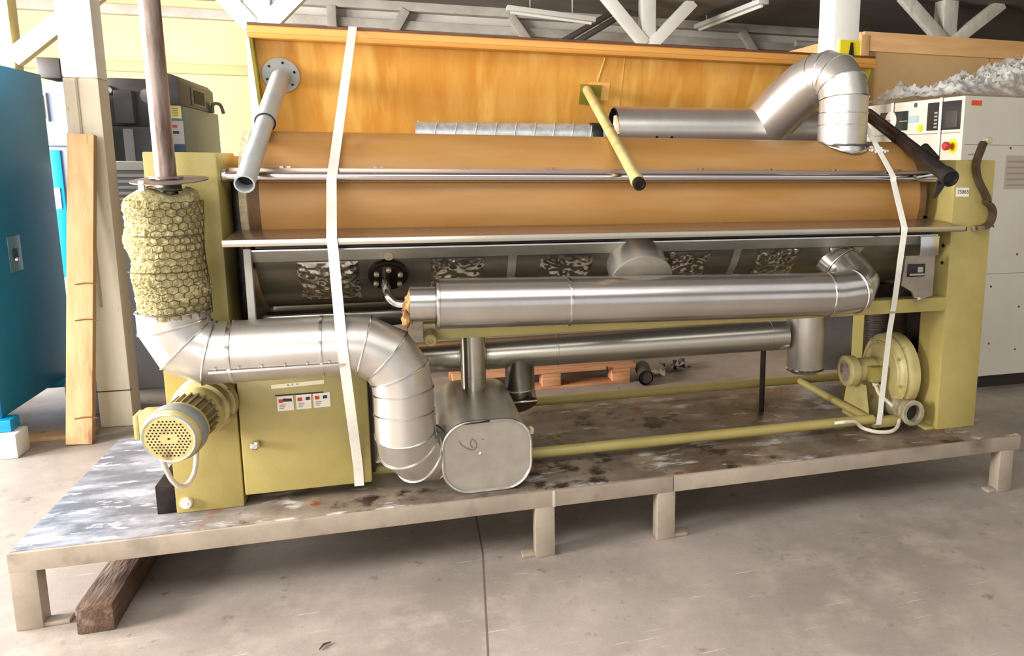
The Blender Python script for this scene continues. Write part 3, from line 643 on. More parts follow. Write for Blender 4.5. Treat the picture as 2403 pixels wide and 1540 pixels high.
MB().sweep(bez([tc_+Vector((0, 0, -.01)), tc_+Vector((.012, .01, -.06)), tc_+Vector((.032, .03, -.155)), tc_+Vector((.06, .05, -.188)), tc_+Vector((.088, .075, -.15)), tc_+Vector((.098, .10, -.04)), tc_+Vector((.10, .13, .03))], 8), .0075, 12).build('motor_cable', CABLE, gm)
B('dark_gap_block', .36, .419, .17, .40, 0, .10, OILY, IR, bevel=.003)  # black box painted in for the shaded gap under the motor

# ---- rock wool riser with netting, plate and rising pipe
WX, WY = .497, .03
rw = random.Random(11)
cell = {}
def cellj(i, j):
    k_ = (i % NCX, j)
    if k_ not in cell: cell[k_] = (rw.uniform(-.22, .22), rw.uniform(-.2, .2), rw.uniform(.15, 1.0))
    return cell[k_]
bl = [(rw.uniform(0, 6.28), rw.uniform(0, 1), rw.uniform(.3, .8), rw.uniform(.04, .12), rw.uniform(-.012, .016)) for _ in range(26)]
NCX, NRZ = 22, 17
WZ0, WZ1 = .700, 1.085
def wool(u, v):
    a_ = 2*math.pi*u; z = WZ0+(WZ1-WZ0)*v
    row = v*NRZ; ri = math.floor(row); cu_ = u*NCX+(.5 if ri % 2 else 0)
    fx = cu_-math.floor(cu_)-.5; fz = row-ri-.5
    jx, jz, ja = cellj(int(math.floor(cu_)), int(ri)); fx -= jx; fz -= jz
    b_ = max(0, 1-(fx*fx*2.6+fz*fz*3.6))*ja
    # front-left side has torn open: bare smooth wool there
    tear = max(0, math.cos(a_-math.radians(212+18*math.sin(9*v))))**3
    r_ = .094+.0085*b_*(1-.9*tear)+.004*math.sin(7*v+3*a_)+rw.uniform(-.0018, .0018)
    for (ba, bv, wa, wv, amp) in bl:
        da = math.atan2(math.sin(a_-ba), math.cos(a_-ba)); r_ += amp*.6*math.exp(-(da/wa)**2-((v-bv)/wv)**2)
    r_ += tear*(.020*(v-.25)+.004*math.sin(23*v)+rw.uniform(-.003, .003))
    if v > .93: r_ *= 1-((v-.93)/.07)**2*.35
    return (WX+r_*math.cos(a_), WY+r_*math.sin(a_), z+(.012*math.sin(3*a_+1) if v > .9 else 0))
wo = MB().grid(22*9, 17*9, wool, True).build('wool_wrap', WOOL, IR, smooth=60)
tp = MB().lathe([(0, .012), (.04, .014), (.066, .006)], (WX, WY, WZ1-.004), (0, 0, 1), 24).build('wool_top', WOOL, wo)
net = MB()
def npt(c, r_): # point on the netting
    u_ = c/NCX; v_ = max(0, min(1, r_/NRZ)); a_ = 2*math.pi*u_; rr_ = .1035+.004*math.sin(7*v_+3*a_)
    return Vector((WX+rr_*math.cos(a_), WY+rr_*math.sin(a_), WZ0+(WZ1-.03-WZ0)*v_))
for r_ in range(NRZ):
    for c in range(NCX):
        o_ = .5 if r_ % 2 else 0
        a_ = 2*math.pi*(c+o_)/NCX
        if math.cos(a_-math.radians(215)) > .72: continue
        p_ = [npt(c+o_, r_+.15), npt(c+o_, r_+.85), npt(c+o_+.5, r_+1.15), npt(c+o_-.5, r_+1.15)]
        for q_, s_ in ((0, 1), (1, 2), (1, 3)): net.sweep([p_[q_], p_[s_]], .0013, 4, caps=False)
for r_ in (7.0, 12.2): net.sweep([npt(NCX*(.53+.45*i/14), r_) for i in range(15)], .0013, 4)
net.build('wire_netting', WIRE, wo, kind='stuff')
rp = MB().sweep([(.512, WY, 1.06), (.505, WY+.02, 1.6), (.498, WY+.04, 2.2), (.494, WY+.05, CZ-.005)], .0285, 24).build('riser_pipe', RUSTP, IR)
pld = MB().lathe([(.03, 0), (.103, -.002), (.104, .002), (.03, .004)], (.520, WY, 1.116), (-.03, -.10, 1), 40).build('riser_plate', FLANGEM, rp)
MB().lathe([(.03, 0), (.045, 0), (.045, .006), (.03, .006)], (.512, WY, 1.121), (0, 0, 1), 24).build('riser_collar', FLANGEM, rp)
B('plate_clip', .46, .475, WY-.09, WY-.08, 1.06, 1.117, WHITEL, pld, bevel=.002)
MB().lathe([(.030, 0), (.030, .03), (0, .03)], (.522, WY-.005, 1.083), (0, 0, 1), 16).build('pipe_sleeve', DARKR, rp)

# ---- lid: leaning plywood panel with rails and cheeks
def ylid(z): return .905+.45*(1.66-z)
lx0, lx1 = .650, 3.452
lid = MB().prism([(lx0, ylid(1.70), 1.70), (lx0, ylid(1.70)+.015, 1.706), (lx0, ylid(1.12)+.015, 1.126), (lx0, ylid(1.12), 1.12)], (lx1-lx0, 0, 0)).build('lid_panel', PLY, IR)
rr = [(.830, 1.648), (.826, 1.664), (.838, 1.668), (.838, 1.692), (.845, 1.697), (.905, 1.697), (.915, 1.648)]
MB().prism([(lx0-.012, y, z) for y, z in rr], (lx1-lx0+.03, 0, 0)).build('lid_top_rail', PLYRAIL, lid, bevel=.002)
B('lid_cap', lx0-.012, lx1+.018, .845, .925, 1.697, 1.707, RAILT, lid, bevel=.002)
for x in (lx0-.008, lx1-.004):
    MB().prism([(x, .842, 1.652), (x, ylid(1.652)+.03, 1.652), (x, ylid(1.15)+.03, 1.15), (x, ylid(1.15)-.05, 1.15)], (.012, 0, 0)).build('lid_cheek', OLIVED, lid)
# faint board joint and a pale unpainted patch
def onlid(x0, x1, z0, z1, m, name, t=.0015, skew=0):
    o_ = Vector((0, -.912, -.41))*t
    P_ = [Vector((x0, ylid(z0), z0))+o_, Vector((x1, ylid(z0+skew), z0+skew))+o_, Vector((x1, ylid(z1+skew), z1+skew))+o_, Vector((x0, ylid(z1), z1))+o_]
    return MB().prism(P_, -o_*.7).build(name, m, lid)
PATCH = mat('pale_varnish', (244, 196, 112), (232, 172, 84), rough=.5, scale=8)
onlid(2.035, 2.135, 1.462, 1.54, PATCH, 'pale_patch'); onlid(2.19, 2.194, 1.36, 1.65, PATCH, 'board_joint')
MB().sweep([(2.075, ylid(1.545)-.001, 1.545), (2.10, ylid(1.645)-.001, 1.645)], .003, 6).build('scratch', PATCH, lid)
# supports: grey flanged pipe, yellow pipe on a plate, blackened pipe
nl_ = Vector((0, -.912, -.41))
gf = Vector((.735, ylid(1.522), 1.522))
gp = MB().lathe([(0, .001), (.072, .001), (.072, .008), (.040, .010), (.034, .022), (.030, .04), (0, .04)], gf, nl_, 36).build('support_flange', GREYP, lid)
u = Vector((1, 0, 0)); v = nl_.cross(u)
for i in range(6):
    t_ = i*math.pi/3+.3; MB().lathe([(.005, 0), (.005, .004), (0, .005)], gf+nl_*.008+(u*math.cos(t_)+v*math.sin(t_))*.055, nl_, 8).build('bolt', OILY, gp)
ge = Vector((.736, -.05, 1.106)); gs = gf+nl_*.03; gmid = gs+(ge-gs)*.50
MB().sweep([gs, gmid], .0345, 24).build('grey_pipe', GREYP, gp); band(gp, gmid, ge-gs, .032, .006, .003, m=DARKR)
gd = (ge-gmid).normalized()
MB().lathe([(.029, 0), (.029, (ge-gmid).length), (.0245, (ge-gmid).length), (.0245, (ge-gmid).length-.06), (0, (ge-gmid).length-.06)], gmid, gd, 24).build('grey_pipe_end', GREYP, gp)
MB().lathe([(0, 0), (.024, 0)], ge-gd*.05, gd, 20).build('pipe_bore', DARKR, gp)
yf = Vector((2.045, ylid(1.49), 1.49))
yp = onlid(1.995, 2.095, 1.445, 1.53, OLIVED, 'support_plate', t=.008)
ys_ = Vector((2.028, ylid(1.50)-.01, 1.505)); ye = Vector((1.974, -.05, 1.106)); yd = (ye-ys_).normalized()
MB().sweep([ys_, ys_+(ye-ys_)*.93, ye-yd*.03, ye-yd*.012], [.0215, .0215, .026, .0245], 20).build('yellow_pipe', CREAMP, yp)
MB().lathe([(.023, 0), (.023, .02), (.015, .022), (.012, .016), (0, .016)], ye-yd*.015, yd, 20).build('pipe_plug', OILY, yp)
bs, be = Vector((3.428, .82, 1.422)), Vector((3.278, .0, 1.137)); bd = (be-bs).normalized()
bp = MB().sweep([bs, be], .030, 24).build('black_pipe', BLKP, lid)
MB().sweep([bs+(be-bs)*.45, bs+(be-bs)*.47], .033, 24).build('pipe_joint', BLKP, bp)
MB().lathe([(.032, 0), (.036, .01), (.036, .05), (.030, .052), (.026, .035), (0, .035)], be-bd*.02, bd, 24).build('rubber_end', DARKR, bp)
MB().prism([(3.262, .03, 1.118), (3.312, .03, 1.118), (3.262, .03, 1.050), (3.245, .03, 1.045)], (.0, .012, 0)).build('pipe_bracket', BLKP, bp)
MB().sweep([bs+(be-bs)*.72+Vector((.03, .02, .035)), bs+(be-bs)*.86+Vector((.03, .02, .028))], [.02, .012], 12).build('pipe_pad', BLKP, bp)

# ---- ducts behind the roll
sp_ = MB().sweep([(1.258, .92, 1.283), (2.10, .90, 1.290)], .060, 32).build('spiral_duct', GALV, IR)
for i in range(9):
    x = 1.30+.085*i; ring = []
    for kk in range(25):
        a_ = 2*math.pi*kk/24; ring.append((x+.085*kk/24-.03, .919-.0024*i*.9+.061*math.sin(a_), 1.2835+.0007*i+.061*math.cos(a_)))
    MB().sweep(ring, .003, 5).build('spiral_lock', GALV, sp_)
band(sp_, (2.05, .903, 1.29), (1, -.02, 0), .060, .06, .004, m=DARKR)
ex = MB().lathe([(.095, .004), (.103, 0), (.103, 1.22), (0, 1.22)], (2.115, .82, 1.322), (1, 0, .012), 40).build('exhaust_pipe', ALU, IR)
MB().lathe([(0, .03), (.095, .03), (.095, .0)], (2.113, .82, 1.322), (1, 0, .012), 32).build('open_end', DARKR, ex)
MB().sweep([(2.118, .735, 1.30), (2.112, .74, 1.345), (2.105, .75, 1.38)], [.012, .02, .008], 8).build('torn_lining', FELT, ex)
for x in (2.29, 2.36): MB().lathe([(.008, 0), (.006, .002), (0, .002)], (x, .724, 1.29), (0, -1, -.2), 10).build('stain_plug', OILY, ex)
# U shaped foil duct from the exhaust over to the roll
ud = [Vector(p) for p in ((2.862, .84, 1.33), (2.935, .745, 1.455), (2.99, .66, 1.535), (3.02, .60, 1.562), (3.04, .555, 1.568), (3.055, .51, 1.555), (3.062, .468, 1.515), (3.064, .45, 1.46), (3.064, .45, 1.40), (3.064, .45, 1.345), (3.060, .445, 1.225))]
uo = MB().sweep(ud, [.122, .118, .112, .108, .107, .107, .107, .106, .106, .107, .107], 40, caps=False).build('foil_duct', ALU, IR, smooth=14)
for i in range(1, len(ud)-1):
    dd = ((ud[i]-ud[i-1]).normalized()+(ud[i+1]-ud[i]).normalized()).normalized(); d = (ud[i+1]-ud[i]).normalized()
    u = Vector((0, 1, 0)); u = (u-d*u.dot(d)).normalized(); v = d.cross(u); ring = []
    for kk in range(40):
        q = (u*math.cos(2*math.pi*kk/40)+v*math.sin(2*math.pi*kk/40))*.107; q = q-d*(q.dot(dd)/d.dot(dd)); ring.append(ud[i]+q)
    MB().sweep(ring+[ring[0]], .003, 6, caps=False).build('duct_seam', ALUB, uo)
rf = random.Random(5)
skirt = MB().grid(48, 4, lambda u_, v_: (3.060+(.106+.012*v_+.006*rf.random()*v_)*math.cos(2*math.pi*u_), .445+(.106+.012*v_)*math.sin(2*math.pi*u_), (RZ+math.sqrt(max(0, RR**2-((.445+.11*math.sin(2*math.pi*u_))-RY)**2))+.001)*v_+(1-v_)*1.262+.004*rf.random()), True).build('foil_skirt', ALUB, uo, solid=.001)

# ---- blower on the deck
bx, by, bz = 3.300, .40, .222
bw = MB().lathe([(0, -.005), (.06, -.004), (.146, .0), (.168, .010), (.176, .022), (.170, .034), (.178, .044), (.182, .06), (.180, .09), (.160, .104), (0, .108)], (bx, by, bz), (1, 0, 0), 48).build('blower', CREAMP, IR, label='pale yellow centrifugal blower with cable standing by the frame')
MB().lathe([(.132, 0), (.136, .006), (.142, .006), (.146, 0)], (bx-.001, by, bz), (-1, 0, 0), 40).build('cover_ring', CREAMP, bw)
for i in range(8):
    t_ = i*math.pi/4+.2; MB().lathe([(.007, 0), (.007, .007), (0, .008)], (bx+.004, by+.160*math.cos(t_), bz+.160*math.sin(t_)), (-1, 0, 0), 6).build('bolt', PAINTD, bw)
bm_ = MB().lathe([(.050, 0), (.052, .01), (.045, .03), (.056, .05), (.056, .115), (.046, .125), (.046, .135), (.070, .145), (.072, .16), (.072, .185), (.060, .193), (.050, .194), (.048, .186), (0, .186)], (bx-.002, by, bz+.014), (-1, 0, 0), 36).build('blower_motor', CREAMP, bw)
MB().lathe([(0, 0), (.047, 0)], (bx-.1885, by, bz+.014), (-1, 0, 0), 24).build('motor_end', mat('grey_grime', (176, 158, 148), (110, 92, 84), rough=.7, scale=30), bm_)
B('motor_terminal_box', bx-.105, bx-.04, by-.088, by-.045, bz-.025, bz+.045, PAINTD, bm_, bevel=.006)
gl = Vector((bx-.075, by-.075, bz-.03))
MB().lathe([(.014, 0), (.016, .005), (.012, .016), (.008, .018)], gl, (0, 0, -1), 14).build('cable_gland', CABLE, bm_)
MB().sweep(bez([gl+Vector((0, 0, -.01)), gl+Vector((.012, -.02, -.05)), gl+Vector((.05, -.05, -.09)), gl+Vector((.082, -.075, -.13)), (3.275, .205, .026), (3.215, .165, .016), (3.15, .17, .016), (3.09, .20, .030), (3.045, .195, .064), (2.985, .185, .072), (2.945, .20, .066)], 8), .0085, 12).build('blower_cable', CABLE, bw)
for dx in (-.13, -.055):
    MB().prism([(bx+dx, by-.07, bz-.04), (bx+dx, by+.07, bz-.04), (bx+dx, by+.105, .0), (bx+dx, by-.125, .0)], (.010, 0, 0)).build('blower_foot', CREAMP, bw)
oc = Vector((3.325, .180, .086))
MB().lathe([(.050, -.17), (.046, -.03), (.046, .0), (.058, .0), (.058, .010), (.054, .014), (.038, .014), (.038, -.03), (0, -.03)], oc, (0, -1, .05), 32).build('outlet', mat('worn_casting', (170, 158, 128), (130, 116, 90), rough=.55, scale=20), bw)
MB().lathe([(0, 0), (.038, 0)], oc+Vector((0, .02, 0)), (0, -1, .05), 24).build('outlet_bore', DARKR, bw)
hs = MB().sweep(bez([(3.395, .56, .22), (3.395, .58, .36), (3.40, .60, .56)]), .058, 20).build('ribbed_hose', mat('brown_hose', (74, 54, 44), (58, 42, 36), rough=.6, scale=10), bw)
for i in range(12): band(hs, (3.395, .565+.003*i, .25+.024*i), (0, .12, 1), .058, .012, .004, m=MATS['brown_hose'], name='hose_rib', n=20)
# bent steel bracket on the frame
hk = bez([(3.575, .155, 1.275), (3.560, .145, 1.262), (3.548, .14, 1.24), (3.530, .135, 1.20), (3.525, .13, 1.16), (3.540, .125, 1.11), (3.572, .125, 1.065), (3.590, .125, 1.035), (3.588, .125, 1.022), (3.612, .125, 1.005), (3.625, .125, .975), (3.615, .125, .935), (3.590, .13, .915), (3.560, .15, .910)], 6)
bk = MB()
for i in range(len(hk)-1): pass
hn = []
for i, p_ in enumerate(hk):
    d = (hk[min(i+1, len(hk)-1)]-hk[max(i-1, 0)]).normalized(); n2 = Vector((0, 1, 0)).cross(d).normalized()
    wv = .004; hn.append((p_+Vector((0, -.017, 0))+n2*wv*0, p_+Vector((0, .017, 0)), n2))
vs_ = []; fs_ = []
for i, (a_, b_, n2) in enumerate(hn):
    vs_ += [a_-n2*.009, a_+n2*.009, b_+n2*.009, b_-n2*.009]
    if i: fs_ += [tuple(4*(i-1)+q for q in (j, (j+1) % 4))+tuple(4*i+q for q in ((j+1) % 4, j)) for j in range(4)]
fs_ += [(0, 1, 2, 3), tuple(4*(len(hn)-1)+q for q in (3, 2, 1, 0))]
hb = bk.add(vs_, fs_).build('hook_bracket', mat('worn_hook_steel', (112, 96, 80), (90, 76, 64), rough=.35, metal=.8, scale=10), IR)
MB().lathe([(0, .002), (.012, .002), (.012, .01), (0, .012)], (3.557, .158, .908), (0, -1, 0), 14).build('bolt', BOLT, hb)
MB().lathe([(.014, 0), (.014, .03), (0, .03)], (3.583, .155, 1.283), (0, -1, 0), 14).build('hook_tip', BOLT, hb)

# ================================================================== STRAPS
def strap(path, width, label):
    m_ = MB(); P_ = [Vector(p) for p in path]; vs_ = []; fs_ = []
    for i, p_ in enumerate(P_):
        d = (P_[min(i+1, len(P_)-1)]-P_[max(i-1, 0)]).normalized(); s_ = Vector((1, 0, 0)); s_ = (s_-d*s_.dot(d)).normalized(); n2 = s_.cross(d)*.0012
        vs_ += [p_-s_*width/2-n2, p_+s_*width/2-n2, p_+s_*width/2+n2, p_-s_*width/2+n2]
        if i: fs_ += [tuple(4*(i-1)+q for q in (j, (j+1) % 4))+tuple(4*i+q for q in ((j+1) % 4, j)) for j in range(4)]
    fs_ += [(0, 1, 2, 3), tuple(4*(len(P_)-1)+q for q in (3, 2, 1, 0))]
    return tag(m_.add(vs_, fs_).build('tie_strap', LIDW), label, 'strap', 'white transport straps tied over the ironer')
sx = .972
strap([(1.03, 1.0, 1.60), (1.03, .930, 1.709), (1.028, .842, 1.709), (1.026, .824, 1.69), (.965, .203, 1.128), (.962, .203, 1.116), (.966, .014, .93), (.968, .014, .912), (.985, -.075, .60), (.988, -.075, .56), (1.0, .146, .10), (1.0, .147, .036), (1.0, .20, .034)], .032, 'white strap drawn over the lid and down across the control cabinet')
strap([(3.20, 1.0, 1.60), (3.20, .930, 1.709), (3.195, .842, 1.709), (3.19, .824, 1.69), (3.17, .203, 1.128), (3.17, .203, 1.112), (3.105, .014, .93), (3.105, .014, .912), (3.172, .145, .60), (3.195, .20, .457), (3.178, .205, .10), (3.176, .21, .035), (3.176, .26, .022)], .026, 'white strap drawn past the foil elbow and down in front of the blower')

# ================================================================== THINGS AROUND
# lint on the roll
ln = MB(); rl = random.Random(2)
for i in range(34):
    x = 3.195+rl.gauss(0, .017); y = .355+rl.gauss(0, .009); z = RZ+math.sqrt(max(.01, RR**2-(y-RY)**2))+.006
    q = Vector((rl.uniform(-1, 1), rl.uniform(-1, 1), rl.uniform(-.6, .6))); q = q.normalized()*rl.uniform(.006, .012)
    ln.sweep([Vector((x, y, z))-q, Vector((x, y, z))-q*.5, Vector((x, y, z))+q*.5, Vector((x, y, z))+q], [.002, .006, .006, .002], 7)
tag(ln.build('cotton_lint', mat('white_lint', (238, 232, 222), rough=.95)), 'little tuft of white lint on the tan roll', 'lint', kind='stuff')

# teal cabinet with skid and feet
tc = thing('teal_cabinet', (-1.2, 2.3, FZ), 'tall teal steel cabinet standing on a blue skid', 'cabinet')
B('cabinet_body', -1.75, -.70, 1.74, 2.66, -.075, 1.63, TEAL, tc, bevel=.008)
B('cabinet_front', -1.74, -.71, 1.728, 1.739, -.06, 1.62, CYAN, tc, bevel=.004)
B('skid', -1.75, -.655, 1.70, 1.80, -.135, -.076, CYAN, tc, bevel=.006); B('skid', -1.75, -.655, 2.50, 2.60, -.135, -.076, CYAN, tc, bevel=.006)
B('foot_block', -.80, -.625, 1.66, 1.80, FZ, -.137, mat('white_block', (222, 226, 230), rough=.5), tc, bevel=.008); B('foot_block', -1.7, -1.55, 1.66, 1.80, FZ, -.137, MATS['white_block'], tc, bevel=.008)
lt = B('latch_plate', -.702, -.697, 2.01, 2.15, .60, .78, mat('latch_zinc', (120, 160, 178), rough=.3, metal=.6), tc, bevel=.001)
MB().lathe([(0, .010), (.03, .006), (.036, 0)], (-.697, 2.08, .69), (1, 0, 0), 20).build('latch_dish', mat('latch_dark', (70, 96, 108), rough=.25, metal=.7), lt)
MB().lathe([(0, .016), (.012, .014), (.014, .004)], (-.697, 2.07, .66), (1, 0, 0), 12).build('latch_knob', CHROME, lt)
tag(MB().prism([(-.64, 2.30, FZ), (-.43, 2.30, FZ), (-.43, 2.30, -.10), (-.47, 2.30, -.055), (-.64, 2.30, -.055)], (0, .25, 0)).build('concrete_block', mat('concrete_block', (150, 142, 134), (132, 124, 116), rough=.8, scale=6, bump=.3, bscale=30), bevel=.02), 'chamfered grey concrete block behind the teal cabinet skid', 'block')
tag(B('lath', -.80, -.40, 1.90, 2.02, FZ, FZ+.02, WOODL, bevel=.002), 'thin pale board lying on the floor by the cabinet foot', 'board')
# leaning plank
plk = MB().bar((-.412, 1.80, FZ+.004), (-.318, 1.985, 1.29), .115, .05, (0, 1, 0)).build('wooden_plank', WOODL, bevel=.004); tag(plk, 'rough sawn wooden plank leaning on the cream column', 'plank')
for z in (.55, .37, -.12): MB().sweep(bez([(-.43+.094*(z+.258)/1.55, 1.772+.185*(z+.258)/1.55, z), (-.38+.094*(z+.258)/1.55, 1.77+.185*(z+.258)/1.55, z+.006), (-.33+.094*(z+.258)/1.55, 1.772+.185*(z+.258)/1.55, z-.004)]), .003, 6).build('crack', mat('plank_crack', (120, 80, 46), rough=.9), plk)

# machines in the background behind the column
bm1 = thing('press_machine', (-.60, 5.5, FZ), 'blue grey machine with a brown head and yellow notice by the cream wall', 'machine')
B('machine_body', -.66, -.51, 4.9, 6.3, FZ, 1.60, BGREY, bm1, bevel=.01)
MB().prism([(-.66, 4.86, 1.602), (-.515, 4.86, 1.602), (-.515, 4.86, 1.80), (-.56, 4.86, 1.85), (-.66, 4.86, 1.87)], (0, 1.3, 0)).build('machine_head', BROWNM, bm1, bevel=.01)
hv = B('head_vent', -.515, -.505, 5.25, 5.75, 1.625, 1.78, mat('vent_frame', (140, 130, 118), rough=.5), bm1, bevel=.002)
B('vent_screen', -.506, -.501, 5.30, 5.70, 1.645, 1.76, mat('vent_dark', (60, 52, 48), rough=.7), hv, bevel=0)
yn = B('yellow_notice', -.608, -.522, 4.893, 4.899, 1.495, 1.600, mat('notice_yellow', (236, 222, 138), rough=.6), bm1, bevel=0)
for i in range(5): B('print_line', -.590+.006*(i % 2), -.545, 4.889, 4.893, 1.515+.014*i, 1.520+.014*i, mat('notice_ink', (150, 130, 50), rough=.7), yn, bevel=0)
wp = B('white_plate', -.605, -.515, 4.893, 4.899, 1.285, 1.475, mat('plate_white', (190, 190, 182), rough=.5), bm1, bevel=0)
B('red_print', -.60, -.56, 4.889, 4.893, 1.42, 1.44, REDL, wp, bevel=0); B('black_print', -.595, -.55, 4.889, 4.893, 1.37, 1.39, BLACK, wp, bevel=0)
B('blue_base', -.61, -.512, 4.885, 4.90, 1.10, 1.275, mat('deep_blue', (34, 66, 92), rough=.4), bm1, bevel=.004)
MB().sweep(bez([(-.50, 6.0, 1.60), (-.49, 6.0, 1.68), (-.44, 6.05, 1.68), (-.42, 6.08, 1.60)]), .016, 10).build('machine_handle', LGREY, bm1)
bm2 = thing('press_machine', (-.85, 5.0, FZ), 'dark grey machine with a lighter front panel beside the white column', 'machine')
B('machine_body', -1.03, -.68, 4.75, 5.5, FZ, 1.42, DGREY, bm2, bevel=.01); B('front_panel', -.915, -.845, 4.735, 4.752, .75, 1.40, LGREY, bm2, bevel=.004)
B('upper_housing', -1.03, -.68, 4.80, 5.5, 1.42, 1.80, BROWNM, bm2, bevel=.012); B('motor_block', -.95, -.82, 4.70, 4.82, 1.44, 1.70, DGREY, bm2, bevel=.01)
MB().lathe([(0, .04), (.05, .03), (.065, 0)], (-.73, 4.80, 1.66), (0, -1, 0), 20).build('round_gauge', LGREY, bm2)
MB().lathe([(0, .05), (.03, .04), (.04, 0)], (-1.0, 4.80, 1.70), (0, -1, 0), 16).build('lamp_dome', ALUB, bm2)
B('teal_post', -1.05, -1.031, 4.72, 4.80, FZ, 1.40, TEAL, bm2, bevel=.003)
bm3 = thing('blue_machine', (-1.25, 4.2, FZ), 'pale blue grey machine with bright blue door between cabinet and column', 'machine')
B('machine_body', -1.55, -1.05, 4.1, 4.55, FZ, 1.25, mat('lavender_grey', (150, 158, 184), rough=.45), bm3, bevel=.01)
B('upper_body', -1.55, -1.05, 4.05, 4.55, 1.25, 1.70, MATS['lavender_grey'], bm3, bevel=.01)
B('door_panel', -1.25, -1.14, 4.085, 4.10, .30, 1.22, CYAN, bm3, bevel=.004); B('door_label', -1.235, -1.165, 4.078, 4.086, .80, .95, WHITEL, bm3, bevel=0)
mt = B('meter', -1.25, -1.17, 4.03, 4.05, 1.42, 1.62, WHITEL, bm3, bevel=.004); B('meter_face', -1.238, -1.182, 4.024, 4.031, 1.44, 1.60, mat('meter_grey', (176, 170, 150), rough=.4), mt, bevel=0)
B('dark_hood', -1.20, -1.06, 4.02, 4.5, 1.72, 1.86, BROWNM, bm3, bevel=.01)
# louvred grey cabinet behind the riser
lc = thing('louvred_cabinet', (-.25, 2.95, FZ), 'low grey cabinet with ribbed louvres behind the wool wrapped riser', 'cabinet')
B('cabinet_body', -.60, .12, 2.8, 3.3, FZ, 1.10, mat('soft_grey', (150, 150, 154), rough=.5), lc, bevel=.01); B('cabinet_top', -.63, .14, 2.77, 3.33, 1.10, 1.15, mat('pale_top', (214, 210, 202), rough=.45), lc, bevel=.006)
sl = B('slat', -.56, .09, 2.775, 2.80, 1.06, 1.078, mat('slat_grey', (190, 188, 184), rough=.5), lc, bevel=.003)
for i in range(1, 8): dup(sl, (0, 0, -.035*i))

# pallet beyond the platform
pa = thing('pallet', (2.1, 2.5, FZ), 'pale wooden pallet on the floor behind the platform', 'pallet')
PZ = FZ+.10
for i in range(5): B('deck_board', 1.45, 2.62, 2.12+.19*i, 2.12+.19*i+.13, PZ, PZ+.022, PALW, pa, bevel=.002)
for x in (1.45, 2.0, 2.46): B('stringer_board', x, x+.12, 2.12, 3.01, PZ-.022, PZ-.001, PALW, pa, bevel=.002)
for x in (1.45, 2.0, 2.46):
    for y in (2.12, 2.50, 2.88): B('pallet_block', x, x+.12, y, y+.12, FZ+.018, PZ-.023, PALW, pa, bevel=.003)
for y in (2.12, 2.50, 2.88): B('skid_board', 1.45, 2.58, y, y+.12, FZ, FZ+.017, PALW, pa, bevel=.002)
MB().sweep([(2.42, 2.108, PZ+.024), (2.425, 2.108, PZ-.02)], .006, 8).build('strap_mark', DARKR, pa)
tag(MB().lathe([(.05, 0), (.05, .26), (.042, .26), (.042, .02), (0, .02)], (2.66, 2.02, FZ+.052), (.2, .98, 0), 20).build('pipe_offcut', mat('offcut_black', (54, 44, 38), rough=.6)), 'short dark pipe offcut lying by the pallet corner', 'pipe')
def scrap(name, c, s_, m_, label, cat):
    rs = random.Random(label)
    o_ = MB().grid(7, 7, lambda u_, v_: (c[0]+(u_-.5)*s_+rs.uniform(-.1, .1)*s_, c[1]+(v_-.5)*s_+rs.uniform(-.1, .1)*s_, c[2]+.004+rs.random()*s_*.4)).build(name, m_, smooth=20, solid=.0015); return tag(o_, label, cat)
scrap('paper_scrap', (2.80, 2.25, FZ), .10, WHITEL, 'crumpled white paper scrap on the floor beyond the tie tube', 'paper')
scrap('rag', (2.98, 2.35, FZ), .16, mat('grey_rag', (110, 98, 88), rough=.95), 'small grey rag on the floor beyond the tie tube', 'rag')
scrap('paper_scrap', (.50, -.545, FZ), .05, WHITEL, 'torn white paper scrap at the front of the floor', 'paper')
tag(MB().sweep([(.895, -.365, FZ+.004), (.905, -.345, FZ+.006), (.925, -.335, FZ+.004)], [.002, .004, .002], 6).build('wood_splinter', WOODD), 'thin dark wood splinter on the open floor', 'splinter')
# white machine with control panel
wm = thing('white_machine', (5.2, 2.0, FZ), 'white enamel machine with a black control panel and red stop button', 'machine')
XW, YW = 4.42, 1.34; XT = 4.42
B('machine_body', XW, 6.2, YW, 2.38, -.165, 1.585, MACHW, wm, bevel=.010)
B('machine_base', XW+.05, 6.15, YW+.06, 2.34, FZ, -.165, mat('base_dark', (48, 38, 34), rough=.7), wm, bevel=.004)
B('panel_joint', XW-.002, XW+.001, YW+.02, 2.36, 1.366, 1.372, GREYL, wm, bevel=0)
B('front_joint', XW+.02, 6.18, YW-.002, YW+.001, .500, .503, GREYL, wm, bevel=0)
B('front_joint', XW+.02, 6.18, YW-.002, YW+.001, 1.296, 1.299, GREYL, wm, bevel=0)
def panel(name, y0, y1, z0, z1, m_, parent=wm, t=.006): return B(name, XW-t, XW-.0005, y0, y1, z0, z1, m_, parent, bevel=.002)
p1 = panel('display_panel', 1.365, 1.68, 1.388, 1.560, mat('panel_black', (46, 40, 40), rough=.25))
panel('keypad', 1.39, 1.50, 1.40, 1.50, mat('keypad_grey', (66, 60, 58), rough=.4), p1, .008)
for i in range(5): B('display_key', XW-.009, XW-.005, 1.575, 1.605, 1.402+.022*i, 1.413+.022*i, LGREY, p1, bevel=0)
p2 = panel('chart_window', 1.885, 2.20, 1.398, 1.525, mat('chart_dark', (40, 46, 44), rough=.2))
MB().lathe([(0, 0), (.066, .0)], (XW-.0075, 2.07, 1.465), (-1, 0, 0), 32).build('chart_disc', WHITEL, p2)
panel('chart_print', 2.07, 2.12, 1.435, 1.475, mat('pale_red', (206, 130, 124), rough=.5), p2, .009)
B('chart_bar', XW-.008, XW-.006, 1.885, 1.97, 1.455, 1.462, GREYL, p2, bevel=0)
panel('grey_switch', 1.775, 1.878, 1.446, 1.490, mat('switch_grey', (168, 184, 188), rough=.4))
